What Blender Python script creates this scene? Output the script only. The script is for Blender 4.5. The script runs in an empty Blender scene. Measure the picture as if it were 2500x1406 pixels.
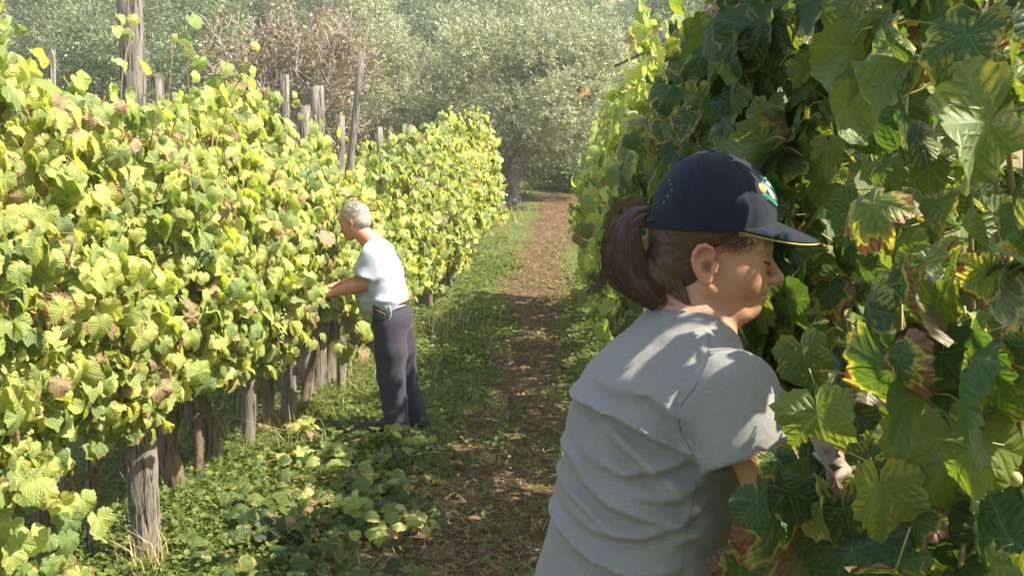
import bpy, math, random
import numpy as np
from mathutils import Vector, Matrix, Quaternion

# ------------------------------------------------------------------ camera, sky, sun, exposure
sc = bpy.context.scene
COL = sc.collection
random.seed(7)
RNG = np.random.default_rng(7)

cam_d = bpy.data.cameras.new("camera")
cam = bpy.data.objects.new("camera", cam_d)
COL.objects.link(cam)
sc.camera = cam
CAMZ = 1.69
FPX = 2600.0
cam_d.sensor_width = 36.0
cam_d.lens = 36.0 * FPX / 2500.0
cam_d.clip_start = 0.05
cam_d.clip_end = 900.0
cam.location = (0, 0, CAMZ)
cam.rotation_euler = (math.radians(90 - 5.12), 0, math.radians(1.98))

SUN_EL, SUN_AZ = 50.0, 101.0          # azimuth clockwise from +Y: 90 is +X
world = bpy.data.worlds.new("World")
sc.world = world
world.use_nodes = True
wn = world.node_tree
bg = wn.nodes["Background"]
sky = wn.nodes.new("ShaderNodeTexSky")
sky.sky_type = 'NISHITA'
sky.sun_disc = False
sky.sun_elevation = math.radians(SUN_EL)
sky.sun_rotation = math.radians(SUN_AZ)
sky.air_density = 1.2
sky.dust_density = 2.0
wn.links.new(sky.outputs[0], bg.inputs[0])
bg.inputs[1].default_value = 0.115
sun_d = bpy.data.lights.new("sun", 'SUN')
sun_d.energy = 5.0
sun_d.angle = math.radians(0.53)
sun_d.color = (1.0, 0.92, 0.76)
sun = bpy.data.objects.new("sun", sun_d)
COL.objects.link(sun)
sdir = Vector((math.sin(math.radians(SUN_AZ)) * math.cos(math.radians(SUN_EL)),
               math.cos(math.radians(SUN_AZ)) * math.cos(math.radians(SUN_EL)),
               math.sin(math.radians(SUN_EL))))
sun.rotation_euler = sdir.to_track_quat('Z', 'Y').to_euler()
sun.location = (0, 0, 30)

sc.render.engine = 'CYCLES'
sc.view_settings.view_transform = 'Standard'
sc.view_settings.look = 'None'
sc.view_settings.exposure = 1.5
sc.view_settings.gamma = 1.0
sc.view_settings.use_curve_mapping = False
sc.cycles.use_denoising = True
sc.cycles.max_bounces = 8
sc.cycles.transparent_max_bounces = 4
sc.cycles.volume_bounces = 0
sc.cycles.sample_clamp_indirect = 6.0

CR = np.array(cam.rotation_euler.to_matrix())


def P(px, py, y):
    """world point at depth plane Y=y seen at photo pixel (px,py)"""
    d = CR @ np.array([(px - 1250) / FPX, -(py - 703) / FPX, -1.0])
    t = y / d[1]
    return np.array([d[0] * t, y, CAMZ + d[2] * t])


# ------------------------------------------------------------------ object helpers
def tag(o, label=None, cat=None, group=None, kind=None):
    if label: o['label'] = label
    if cat: o['category'] = cat
    if group: o['group'] = group
    if kind: o['kind'] = kind
    return o


def empty(name, loc):
    o = bpy.data.objects.new(name, None)
    o.location = tuple(float(v) for v in loc)
    o.empty_display_size = 0.1
    COL.objects.link(o)
    return o


def mesh_np(name, V, F, mats=None, smooth=True, uv=None, attrs=None, midx=None):
    """V (n,3); F (m,3) or (m,4) array, or a list of such arrays; uv per vertex (n,2)"""
    V = np.asarray(V, np.float32)
    Fs = F if isinstance(F, list) else [F]
    Fs = [np.asarray(f, np.int32) for f in Fs if len(f)]
    me = bpy.data.meshes.new(name)
    me.vertices.add(len(V))
    me.vertices.foreach_set('co', V.ravel())
    loops = np.concatenate([f.ravel() for f in Fs])
    tot = np.concatenate([np.full(len(f), f.shape[1], np.int32) for f in Fs])
    start = np.concatenate([[0], np.cumsum(tot)[:-1]]).astype(np.int32)
    me.loops.add(len(loops))
    me.loops.foreach_set('vertex_index', loops)
    me.polygons.add(len(tot))
    me.polygons.foreach_set('loop_start', start)
    me.polygons.foreach_set('loop_total', tot)
    me.polygons.foreach_set('use_smooth', np.full(len(tot), smooth))
    if midx is not None:
        me.polygons.foreach_set('material_index', np.asarray(midx, np.int32))
    if uv is not None:
        l = me.uv_layers.new(name='UVMap')
        l.data.foreach_set('uv', np.asarray(uv, np.float32)[loops].ravel())
    for k, a in (attrs or {}).items():
        at = me.attributes.new(k, 'FLOAT', 'POINT')
        at.data.foreach_set('value', np.asarray(a, np.float32))
    if mats is not None:
        for m in (mats if isinstance(mats, (list, tuple)) else [mats]):
            me.materials.append(m)
    me.update(calc_edges=True)
    me.validate()
    return me


def link(name, me, parent=None, loc=None):
    o = bpy.data.objects.new(name, me)
    COL.objects.link(o)
    if loc is not None: o.location = tuple(float(v) for v in loc)
    if parent is not None: o.parent = parent
    return o


class MB:
    """collects shapes and links them as one mesh"""
    def __init__(s):
        s.V, s.Q, s.T, s.n = [], [], [], 0

    def add(s, V, Q=None, T=None):
        if Q is not None and len(Q): s.Q.append(np.asarray(Q) + s.n)
        if T is not None and len(T): s.T.append(np.asarray(T) + s.n)
        s.V.append(np.asarray(V, float)); s.n += len(V)

    def tube(s, pts, rad, sides=6, cap=True, wob=0.0, ell=1.0, ref=None):
        V, Q, T = tube_geo(pts, rad, sides, cap, wob, ell, ref)
        s.add(V, Q, T)

    def box(s, c, d, R=None):
        c = np.asarray(c, float); d = np.asarray(d, float) / 2
        v = np.array([[x, y, z] for x in (-1, 1) for y in (-1, 1) for z in (-1, 1)]) * d
        if R is not None: v = v @ np.asarray(R).T
        s.add(v + c, [[0, 1, 3, 2], [4, 6, 7, 5], [0, 4, 5, 1], [2, 3, 7, 6], [0, 2, 6, 4], [1, 5, 7, 3]])

    def mesh(s, name, mat, origin=(0, 0, 0), smooth=True):
        V = np.concatenate(s.V) - np.asarray(origin, float)
        F = []
        if s.Q: F.append(np.concatenate(s.Q))
        if s.T: F.append(np.concatenate(s.T))
        return mesh_np(name, V, F, mat, smooth)

    def build(s, name, mat, parent=None, origin=None, smooth=True):
        if origin is None: origin = (0, 0, 0) if parent is None else wl(parent)
        o = link(name, s.mesh(name, mat, origin, smooth), parent)
        if parent is None: o.location = tuple(float(v) for v in origin)
        return o


def wl(o):
    """world location of a chain of unrotated parents"""
    v = np.zeros(3)
    while o is not None:
        v = v + np.array(o.location); o = o.parent
    return v


def tube_geo(pts, rad, sides=6, cap=True, wob=0.0, ell=1.0, ref=None):
    pts = np.asarray(pts, float); n = len(pts)
    rad = np.full(n, rad, float) if np.isscalar(rad) else np.asarray(rad, float)
    tan = np.gradient(pts, axis=0)
    tan /= np.linalg.norm(tan, axis=1)[:, None] + 1e-12
    r0 = np.array([1.0, 0.13, 0.07]) if ref is None else np.asarray(ref, float)
    if abs(tan[0] @ r0) > 0.9 * np.linalg.norm(r0): r0 = np.array([0.1, 1.0, 0.2])
    u = r0 - tan[0] * (r0 @ tan[0]); u /= np.linalg.norm(u)
    ang = np.arange(sides) * 2 * math.pi / sides
    V = np.empty((n, sides, 3))
    ph = RNG.random(4) * 6.28
    for i in range(n):
        u = u - tan[i] * (u @ tan[i]); u /= np.linalg.norm(u) + 1e-12
        w = np.cross(tan[i], u)
        r = rad[i] * (1 + (wob * (np.sin(2 * ang + ph[0] + i * .5) * .5 + np.sin(3 * ang + ph[1] + i * .9) * .5 + RNG.normal(0, .35, sides)) if wob else 0))
        V[i] = pts[i] + (np.cos(ang) * r)[:, None] * u + (np.sin(ang) * r * ell)[:, None] * w
    V = V.reshape(-1, 3)
    i = np.arange(n - 1)[:, None] * sides; j = np.arange(sides)[None]; jn = (j + 1) % sides
    Q = np.stack([i + j, i + jn, i + sides + jn, i + sides + j], -1).reshape(-1, 4)
    T = None
    if cap:
        V = np.concatenate([V, pts[:1], pts[-1:]]); a, b = n * sides, n * sides + 1
        jj = np.arange(sides); jn = (jj + 1) % sides
        T = np.concatenate([np.stack([np.full(sides, a), jn, jj], -1), np.stack([np.full(sides, b), (n - 1) * sides + jj, (n - 1) * sides + jn], -1)])
    return V, Q, T


def bez(pts, n=12):
    """smooth curve through points (Catmull-Rom)"""
    p = np.asarray(pts, float)
    p = np.concatenate([[2 * p[0] - p[1]], p, [2 * p[-1] - p[-2]]])
    t = np.linspace(0, len(p) - 3 - 1e-6, n)
    i = t.astype(int); f = (t - i)[:, None]
    a, b, c, d = p[i], p[i + 1], p[i + 2], p[i + 3]
    return .5 * (2 * b + (c - a) * f + (2 * a - 5 * b + 4 * c - d) * f ** 2 + (3 * b - a - 3 * c + d) * f ** 3)


def _h(i, j, k, seed):
    n = (i * 374761393 + j * 668265263 + k * 2147483647 + seed * 1274126177) & 0xffffffff
    n = ((n ^ (n >> 13)) * 1274126177) & 0xffffffff
    return ((n ^ (n >> 16)) & 0xffff) / 65535.0


def vnoise(x, y, z, seed=0):
    """value noise in -1..1"""
    x, y, z = np.broadcast_arrays(np.asarray(x, float), y, z)
    xi, yi, zi = np.floor(x).astype(np.int64), np.floor(y).astype(np.int64), np.floor(z).astype(np.int64)
    f = [q - i for q, i in ((x, xi), (y, yi), (z, zi))]
    f = [q * q * (3 - 2 * q) for q in f]
    r = 0
    for a in (0, 1):
        for b in (0, 1):
            for c in (0, 1):
                w = (f[0] if a else 1 - f[0]) * (f[1] if b else 1 - f[1]) * (f[2] if c else 1 - f[2])
                r = r + w * _h(xi + a, yi + b, zi + c, seed)
    return r * 2 - 1


# ------------------------------------------------------------------ material helpers
class NT:
    def __init__(s, name):
        s.m = bpy.data.materials.new(name); s.m.use_nodes = True
        s.t = s.m.node_tree; s.t.nodes.clear()
        s.out = s.t.nodes.new('ShaderNodeOutputMaterial')

    def n(s, typ, _ins=None, **kw):
        nd = s.t.nodes.new('ShaderNode' + typ)
        for k, v in kw.items(): setattr(nd, k, v)
        for k, v in (_ins or {}).items(): s.put(nd.inputs[k], v)
        return nd

    def put(s, sock, v):
        if isinstance(v, bpy.types.NodeSocket): s.t.links.new(v, sock)
        elif isinstance(v, bpy.types.Node): s.t.links.new(v.outputs[0], sock)
        elif isinstance(v, (tuple, list)) and len(v) == 3 and sock.type == 'RGBA': sock.default_value = (*v, 1)
        else: sock.default_value = v

    def math(s, op, a, b=0.0, c=0.0, clamp=False):
        nd = s.n('Math', operation=op, use_clamp=clamp)
        s.put(nd.inputs[0], a); s.put(nd.inputs[1], b); s.put(nd.inputs[2], c)
        return nd.outputs[0]

    def mix(s, f, a, b, mode='MIX'):
        nd = s.n('Mix', data_type='RGBA', blend_type=mode)
        s.put(nd.inputs[0], f); s.put(nd.inputs[6], a); s.put(nd.inputs[7], b)
        return nd.outputs[2]

    def noise(s, vec, scale, detail=3, rough=.55, dim='3D'):
        nd = s.n('TexNoise', noise_dimensions=dim)
        if vec is not None: s.put(nd.inputs['Vector'], vec)
        nd.inputs['Scale'].default_value = scale; nd.inputs['Detail'].default_value = detail
        nd.inputs['Roughness'].default_value = rough
        return nd.outputs[0]

    def ss(s, v, lo, hi):
        nd = s.n('MapRange', interpolation_type='SMOOTHSTEP')
        s.put(nd.inputs[0], v); s.put(nd.inputs[1], lo); s.put(nd.inputs[2], hi)
        return nd.outputs[0]

    def ramp(s, v, stops):
        nd = s.n('ValToRGB'); s.put(nd.inputs[0], v)
        e = nd.color_ramp.elements
        while len(e) < len(stops): e.new(0.5)
        for i, (p, c) in enumerate(stops):
            e[i].position = p; e[i].color = (*c, 1)
        return nd.outputs[0]

    def coord(s, which='Object'):
        return s.n('TexCoord').outputs[which]

    def mapping(s, vec, scale):
        nd = s.n('Mapping'); s.put(nd.inputs[0], vec); nd.inputs['Scale'].default_value = scale
        return nd.outputs[0]

    def bump(s, h, strength=.3, dist=.01):
        nd = s.n('Bump'); s.put(nd.inputs['Height'], h)
        nd.inputs['Strength'].default_value = strength; nd.inputs['Distance'].default_value = dist
        return nd.outputs[0]

    def finish(s, color, rough=.6, normal=None, spec=.5, sub=0, trans=0, tcol=None, sheen=0, extra=None):
        p = s.n('BsdfPrincipled')
        s.put(p.inputs['Base Color'], color); s.put(p.inputs['Roughness'], rough)
        s.put(p.inputs['Specular IOR Level'], spec)
        if normal is not None: s.put(p.inputs['Normal'], normal)
        if sub:
            p.inputs['Subsurface Weight'].default_value = sub
            p.inputs['Subsurface Radius'].default_value = (1.0, .35, .2)
            p.inputs['Subsurface Scale'].default_value = .008
        if sheen: p.inputs['Sheen Weight'].default_value = sheen
        o = p.outputs[0]
        if trans:
            t = s.n('BsdfTranslucent'); s.put(t.inputs[0], tcol if tcol is not None else color)
            if normal is not None: s.put(t.inputs['Normal'], normal)
            mx = s.n('MixShader'); s.put(mx.inputs[0], trans)
            s.t.links.new(o, mx.inputs[1]); s.t.links.new(t.outputs[0], mx.inputs[2]); o = mx.outputs[0]
        s.t.links.new(o, s.out.inputs[0])
        return s.m


def leaf_material(name, greens, p_yellow, p_dry, edge_brown, trans=.42, YEL=(.40, .36, .045)):
    t = NT(name)
    at = t.n('Attribute', attribute_name='rnd').outputs['Fac']
    oi = t.n('ObjectInfo').outputs['Random']
    r1 = t.math('FRACT', t.math('ADD', at, oi))
    r2 = t.math('FRACT', t.math('MULTIPLY', r1, 7.31))
    r3 = t.math('FRACT', t.math('MULTIPLY', r1, 23.7))
    r4 = t.math('FRACT', t.math('MULTIPLY', r1, 61.3))
    edge = t.n('Attribute', attribute_name='edge').outputs['Fac']
    uv = t.n('UVMap').outputs[0]
    sx = t.n('SeparateXYZ'); t.put(sx.inputs[0], uv)
    u = t.math('ABSOLUTE', t.math('MULTIPLY', t.math('SUBTRACT', sx.outputs[0], .5), 2.0))
    v = t.math('MULTIPLY', t.math('SUBTRACT', sx.outputs[1], .5), 2.0)
    vein = None; sec = None
    for a in (0, 48, 103):
        c, si = math.cos(math.radians(a)), math.sin(math.radians(a))
        al = t.math('ADD', t.math('MULTIPLY', u, si), t.math('MULTIPLY', v, c))
        ds = t.math('SUBTRACT', t.math('MULTIPLY', u, c), t.math('MULTIPLY', v, si))
        ad = t.math('ABSOLUTE', ds)
        pen = t.math('MULTIPLY', t.math('LESS_THAN', al, 0.0), 1.0)
        dd = t.math('ADD', ad, pen)
        vein = dd if vein is None else t.math('MINIMUM', vein, dd)
        sn = t.math('ABSOLUTE', t.math('SINE', t.math('MULTIPLY', t.math('SUBTRACT', al, t.math('MULTIPLY', ad, .8)), 17.0)))
        near = t.math('ADD', t.math('MULTIPLY', sn, .11), t.math('MULTIPLY', t.math('GREATER_THAN', ad, .34), .2))
        near = t.math('ADD', near, pen)
        sec = near if sec is None else t.math('MINIMUM', sec, near)
    vn = t.math('MINIMUM', vein, t.math('ADD', sec, .012))
    cv = t.n('CombineXYZ'); t.put(cv.inputs[0], sx.outputs[0]); t.put(cv.inputs[1], sx.outputs[1]); t.put(cv.inputs[2], t.math('MULTIPLY', r1, 40.0))
    nz = t.noise(cv.outputs[0], 5.0, 4, .6)
    nf = t.noise(cv.outputs[0], 26.0, 2, .5)
    col = t.ramp(t.math('ADD', t.math('MULTIPLY', r2, .85), t.math('MULTIPLY', nz, .2)), greens)
    # yellowing between the veins
    inter = t.ss(t.math('ADD', t.math('MINIMUM', t.math('MULTIPLY', vein, .75), t.math('ADD', t.math('MULTIPLY', sec, 1.1), .035)), t.math('MULTIPLY', t.math('SUBTRACT', nf, .5), .20)), .035, .15)
    inter = t.math('MULTIPLY', inter, t.ss(nz, .36, .56))
    ya = t.math('MULTIPLY', inter, t.ss(r3, 1 - p_yellow, 1.12 - p_yellow * .6), clamp=True)
    col = t.mix(t.math('MULTIPLY', ya, .85), col, YEL)
    # light veins
    vm = t.math('MULTIPLY', t.math('SUBTRACT', 1.0, t.ss(vein, .004, .020)), .30)
    col = t.mix(vm, col, (.20, .27, .09))
    # scorched margins
    em = t.math('ADD', edge, t.math('MULTIPLY', t.math('SUBTRACT', nz, .5), 1.1))
    thr = t.math('SUBTRACT', 1.42, t.math('MULTIPLY', t.ss(r4, 1 - edge_brown, 1.25), .92))
    eb = t.ss(em, thr, t.math('ADD', thr, .09))
    rim = t.math('MULTIPLY', t.ss(em, t.math('SUBTRACT', thr, .16), thr), .75)
    col = t.mix(rim, col, (.42, .36, .07))
    brown = t.mix(nf, (.08, .028, .014), (.24, .10, .05))
    col = t.mix(eb, col, brown)
    dry = t.math('GREATER_THAN', t.math('FRACT', t.math('MULTIPLY', r1, 131.7)), 1 - p_dry)
    col = t.mix(dry, col, t.mix(t.ss(t.math('ADD', nf, t.math('MULTIPLY', nz, .6)), .5, .95), (.09, .05, .025), (.33, .22, .11)))
    dryall = t.math('MAXIMUM', dry, eb)
    # pale underside
    back = t.n('NewGeometry').outputs['Backfacing']
    col2 = t.mix(t.math('MULTIPLY', back, .35), col, (.24, .30, .17))
    h = t.math('ADD', t.math('MINIMUM', t.math('MULTIPLY', vn, 9.0), 1.0), t.math('MULTIPLY', nf, .35))
    nrm = t.bump(h, .55, .004)
    tc = t.mix(1.0, col, (2.1, 2.05, .8), 'MULTIPLY')
    tf = t.math('MULTIPLY', t.math('SUBTRACT', 1.0, t.math('MULTIPLY', dryall, .6)), trans)
    return t.finish(col2, t.math('ADD', .38, t.math('MULTIPLY', nf, .25)), nrm, .5, trans=tf, tcol=tc)


GREEN_SUN = [(0.0, (.075, .12, .05)), (.22, (.17, .24, .07)), (.55, (.33, .39, .11)), (1.0, (.52, .53, .18))]  # sunlit and shaded copies of one leaf, the light put into the greens
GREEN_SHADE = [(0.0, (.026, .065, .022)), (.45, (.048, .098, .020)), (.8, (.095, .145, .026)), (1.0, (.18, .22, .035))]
M_LEAF_SUN = leaf_material('vine_leaf_sunlit', GREEN_SUN, .55, .055, .5, .40, (.46, .44, .09))
M_LEAF_SHADE = leaf_material('vine_leaf_shaded', GREEN_SHADE, .50, .008, .66, .36, (.31, .28, .045))


def simple(name, c1, c2, scale, rough=.8, bump=.3, bdist=.005, stretch=(1, 1, 1), detail=4, spec=.3, sheen=0, which='Object'):
    t = NT(name); v = t.mapping(t.coord(which), stretch)
    nz = t.noise(v, scale, detail, .6)
    return t.finish(t.mix(t.ss(nz, .3, .7), c1, c2), rough, t.bump(nz, bump, bdist), spec, sheen=sheen)


def wood_mat(name, dark, light, warm):
    t = NT(name); co = t.coord('Object')
    v = t.mapping(co, (1, 1, .07))
    a = t.noise(v, 70, 5, .65); b = t.noise(co, 9, 3); c = t.noise(v, 170, 3, .6)
    cr = t.ss(a, .36, .5)
    col = t.mix(b, light, warm)
    col = t.mix(cr, dark, col)
    col = t.mix(t.math('MULTIPLY', c, .5), col, t.mix(1.0, col, (.55, .52, .5), 'MULTIPLY'))
    return t.finish(col, .9, t.bump(t.math('ADD', t.math('MULTIPLY', cr, 1.0), c), .8, .006), .15)


M_WOOD = wood_mat('weathered_wood', (.05, .042, .035), (.31, .285, .255), (.22, .18, .135))
M_BARK = wood_mat('vine_bark', (.04, .028, .02), (.24, .18, .13), (.16, .11, .075))
M_CANE = simple('vine_cane', (.30, .13, .055), (.20, .20, .07), 30, .5, .2, .002)
M_CANE_DARK = simple('old_cane', (.10, .07, .05), (.25, .19, .13), 60, .8, .5, .003)
M_PETIOLE = simple('petiole', (.28, .30, .08), (.35, .20, .08), 12, .5, .1, .001)
M_WIRE = simple('rusty_wire', (.12, .08, .06), (.25, .22, .20), 40, .6, .1, .001)


def grape_mat():
    t = NT('grape'); oi = t.n('ObjectInfo').outputs['Random']
    nz = t.noise(t.coord('Object'), 60, 2)
    at = t.n('Attribute', attribute_name='rnd').outputs['Fac']
    r = t.math('FRACT', t.math('ADD', oi, at))
    col = t.ramp(r, [(0, (.20, .30, .07)), (.7, (.32, .38, .10)), (1, (.42, .34, .12))])
    return t.finish(t.mix(t.math('MULTIPLY', nz, .4), col, (.45, .5, .3)), .35, None, .5, sub=.25)


M_GRAPE = grape_mat()


# ------------------------------------------------------------------ terrain
GY = np.array([-30, 7.0, 8.5, 10, 12, 14, 17, 20, 24, 30, 38, 48, 62, 76, 90, 120, 220, 330])
GZ = np.array([0, 0, .05, .16, .36, .62, 1.0, 1.42, 2.05, 3.3, 5.6, 9.2, 14.5, 19.5, 21.5, 22.5, 22.5, 22.5])


def ground_z(x, y):
    x = np.asarray(x, float); y = np.asarray(y, float)
    z = np.interp(y, GY, GZ)
    far = np.clip((y - 12) / 25, 0, 1)
    z = z + far * (vnoise(x / 14, y / 14, 0, 3) * 1.1 + vnoise(x / 45, y / 45, 0, 4) * 2.5 * np.clip(y / 100, 0, 1))
    z = z + .025 * vnoise(x * 1.3, y * 1.3, 0, 5) + .012 * vnoise(x * 5, y * 5, 0, 6)
    return z


def path_c(y):
    return np.interp(y, [-5, 4, 5, 7.45, 9.5, 12, 14.5, 20, 24, 30], [-.4, -.42, -.365, -.24, -.16, -.15, -.1, .15, .55, 1.2])


def build_ground():
    xs = np.concatenate([np.linspace(-260, -14, 42)[:-1], np.linspace(-14, -3.2, 40)[:-1], np.linspace(-3.2, 2.6, 150)[:-1], np.linspace(2.6, 14, 40)[:-1], np.linspace(14, 260, 42)])
    ys = np.concatenate([np.linspace(-30, 1.5, 30)[:-1], np.linspace(1.5, 16, 240)[:-1], np.linspace(16, 34, 90)[:-1], np.linspace(34, 330, 110)])
    X, Y = np.meshgrid(xs, ys)
    Z = ground_z(X, Y)
    near = (np.abs(X) < 4) & (Y < 18)
    Z = Z + near * .010 * vnoise(X * 16, Y * 16, 0, 8)
    V = np.stack([X, Y, Z], -1).reshape(-1, 3)
    nx, ny = len(xs), len(ys)
    i, j = np.meshgrid(np.arange(ny - 1), np.arange(nx - 1), indexing='ij')
    a = i * nx + j
    F = np.stack([a, a + 1, a + nx + 1, a + nx], -1).reshape(-1, 4)
    c = path_c(Y); d = np.abs(X - c) / np.where(Y < 6.5, .60, .40)
    t = NT('vineyard_ground')
    pth = t.n('Attribute', attribute_name='path').outputs['Fac']
    co = t.coord('Object')
    n1 = t.noise(co, 1.1, 4); n2 = t.noise(co, 7, 5, .65); n3 = t.noise(co, 60, 4, .7); n4 = t.noise(co, .12, 4)
    soil = t.mix(t.ss(n3, .3, .7), (.062, .037, .021), (.155, .098, .058))
    straw = t.mix(n3, (.16, .11, .06), (.34, .24, .13))
    soil = t.mix(t.math('MULTIPLY', t.ss(n2, .48, .66), .5), soil, straw)
    gr = t.mix(t.ss(n3, .3, .72), (.05, .07, .018), (.16, .18, .05))
    gr = t.mix(t.math('MULTIPLY', t.ss(n2, .55, .75), .5), gr, (.22, .17, .08))
    pe = t.ss(t.math('ADD', pth, t.math('ADD', t.math('MULTIPLY', t.math('SUBTRACT', n2, .5), 2.2), t.math('MULTIPLY', t.math('SUBTRACT', n1, .5), 2.4))), .60, 1.10)
    near_c = t.mix(pe, soil, gr)
    far = t.n('Attribute', attribute_name='far').outputs['Fac']
    hill = t.mix(t.ss(n1, .35, .65), (.11, .14, .045), (.27, .23, .11))
    hill = t.mix(t.math('MULTIPLY', t.ss(n4, .50, .62), .8), hill, t.mix(n2, (.30, .17, .12), (.46, .33, .25)))
    col = t.mix(far, near_c, hill)
    m = t.finish(col, .95, t.bump(t.math('ADD', n3, n2), .7, .03), .1)
    far = np.clip((Y - 22) / 12, 0, 1)
    o = link('ground', mesh_np('ground', V, F, m, True, attrs={'path': np.clip(d, 0, 3).ravel(), 'far': far.ravel()}))
    tag(o, kind='structure')


build_ground()


# ------------------------------------------------------------------ leaf templates
def leaf_template(nout, rings, seed, teeth=True, curl=1.0, petiole=True):
    rg = np.random.default_rng(seed)
    angs = np.array([0, 20, 33, 50, 70, 86, 106, 130, 150, 168, 180.])
    rr = np.array([1.0, .90, .83, .93, .84, .79, .84, .76, .68, .54, .14])
    rr = rr * (1 + rg.normal(0, .05, len(rr)))
    th = (np.arange(nout) + .5) / nout * 360 - 180
    r = np.interp(np.abs(th), angs, rr) * (1 + rg.normal(0, .02, nout))
    if teeth: r = r * (1 + .04 * np.where(np.arange(nout) % 2 == 0, 1, -1))
    R = np.radians(th)
    V = [np.zeros((1, 3))]; E = [np.zeros(1)]
    fr = np.linspace(0, 1, rings + 1)[1:] ** .9
    for f in fr:
        V.append(np.stack([np.sin(R) * r * f, np.cos(R) * r * f, np.zeros(nout)], -1)); E.append(np.full(nout, f))
    V = np.concatenate(V); E = np.concatenate(E)
    uv = np.clip(V[:, :2] * .5 + .5, 0, 1)
    rad = np.linalg.norm(V[:, :2], axis=1); a = np.arctan2(V[:, 0], V[:, 1])
    cup = rg.uniform(-.55, .15) * curl; bend = rg.uniform(.05, .65) * curl; fold = rg.uniform(-.25, .45) * curl
    z = cup * rad ** 2 - bend * np.clip(V[:, 1], 0, 2) ** 2 + fold * np.abs(V[:, 0]) * .7
    z += rg.uniform(.07, .18) * curl * np.sin(a * rg.integers(3, 6) + rg.random() * 6) * rad ** 2
    z += .05 * curl * rad * np.cos(a * 7 + 1) + .03 * curl * np.sin(V[:, 0] * 7 + seed) * np.sin(V[:, 1] * 8)
    V[:, 2] = z
    T = [[0, 1 + j, 1 + (j + 1) % nout] for j in range(nout) if j != nout - 1]
    for k in range(rings - 1):
        for j in range(nout - 1):
            p, q = 1 + k * nout + j, 1 + k * nout + j + 1
            T += [[p, p + nout, q + nout], [p, q + nout, q]]
    T = np.array(T)[:, ::-1]
    mi = np.zeros(len(T), int)
    if petiole:
        L = rg.uniform(.6, 1.1)
        pts = bez([(0, 0, 0), (0, -.22 * L, -.10 * L), (.05, -.5 * L, -.35 * L), (.08, -.65 * L, -.75 * L)], 4)
        pv, pq, _ = tube_geo(pts, .022, 3, False)
        pt = np.concatenate([pq[:, [0, 1, 2]], pq[:, [0, 2, 3]]]) + len(V)
        T = np.concatenate([T, pt]); mi = np.concatenate([mi, np.ones(len(pt), int)])
        V = np.concatenate([V, pv]); E = np.concatenate([E, np.zeros(len(pv))]); uv = np.concatenate([uv, np.full((len(pv), 2), .5)])
    return dict(V=V, T=T, uv=uv, edge=E, mi=mi)


def curled_template(seed):
    """dried leaf rolled up on itself"""
    t = leaf_template(18, 2, seed, True, 1.3)
    rg = np.random.default_rng(seed)
    V = t['V'].copy(); x = V[:, 0]
    k = rg.uniform(2.0, 3.6)
    V[:, 0] = np.sin(x * k) / k; V[:, 2] = V[:, 2] + (1 - np.cos(x * k)) / k
    V[:, 2] += .08 * np.sin(V[:, 1] * 9)
    t['V'] = V
    return t


T_HI = [leaf_template(38, 3, 100 + i, True, 1.25) for i in range(8)]
T_MID = [leaf_template(18, 2, 200 + i) for i in range(8)] + [curled_template(260)]
T_LO = [leaf_template(10, 1, 300 + i, False, 1.4, False) for i in range(6)]
T_HI.append(curled_template(270)); T_HI.append(leaf_template(38, 3, 120, True, 1.8))


def frames(nrm, tip):
    n = nrm / (np.linalg.norm(nrm, axis=1)[:, None] + 1e-9)
    t = tip - n * (n * tip).sum(1)[:, None]
    t /= np.linalg.norm(t, axis=1)[:, None] + 1e-9
    x = np.cross(t, n)
    return np.stack([x, t, n], -1)          # columns


def scatter(tpls, pos, R, size, which, rnd):
    """merge many copies of templates; returns arrays for mesh_np"""
    Vs, Ts, U, E, Rn, M = [], [], [], [], [], []
    off = 0
    for k, tp in enumerate(tpls):
        m = which == k
        c = int(m.sum())
        if not c: continue
        v = np.einsum('nij,vj->nvi', R[m] * size[m][:, None, None], tp['V']) + pos[m][:, None, :]
        nv = len(tp['V'])
        f = tp['T'][None] + (np.arange(c) * nv)[:, None, None] + off
        Vs.append(v.reshape(-1, 3)); Ts.append(f.reshape(-1, 3)); off += c * nv
        U.append(np.tile(tp['uv'], (c, 1))); E.append(np.tile(tp['edge'], c)); M.append(np.tile(tp['mi'], c))
        Rn.append(np.repeat(rnd[m], nv))
    return np.concatenate(Vs), np.concatenate(Ts), np.concatenate(U), dict(edge=np.concatenate(E), rnd=np.concatenate(Rn)), np.concatenate(M)


def leaf_meshes(tpls, mats, name):
    return [mesh_np(name, t['V'], t['T'], mats, True, t['uv'], {'edge': t['edge']}, t['mi']) for t in tpls]


MESH_HI_SHADE = leaf_meshes(T_HI, [M_LEAF_SHADE, M_PETIOLE], 'leaf_blade')
MESH_MID_SHADE = leaf_meshes(T_MID, [M_LEAF_SHADE, M_PETIOLE], 'leaf_blade')
MESH_HI_SUN = leaf_meshes(T_HI, [M_LEAF_SUN, M_PETIOLE], 'leaf_blade')
MESH_MID_SUN = leaf_meshes(T_MID, [M_LEAF_SUN, M_PETIOLE], 'leaf_blade')


def place_leaves(parent, meshes, pos, R, size, which, name='leaf'):
    base = wl(parent)
    for i in range(len(pos)):
        o = bpy.data.objects.new(name, meshes[which[i]])
        M = Matrix(R[i].tolist()).to_4x4() @ Matrix.Scale(float(size[i]), 4)
        M.translation = Vector((pos[i] - base).tolist())
        o.matrix_basis = M
        o.parent = parent
        COL.objects.link(o)


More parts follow.
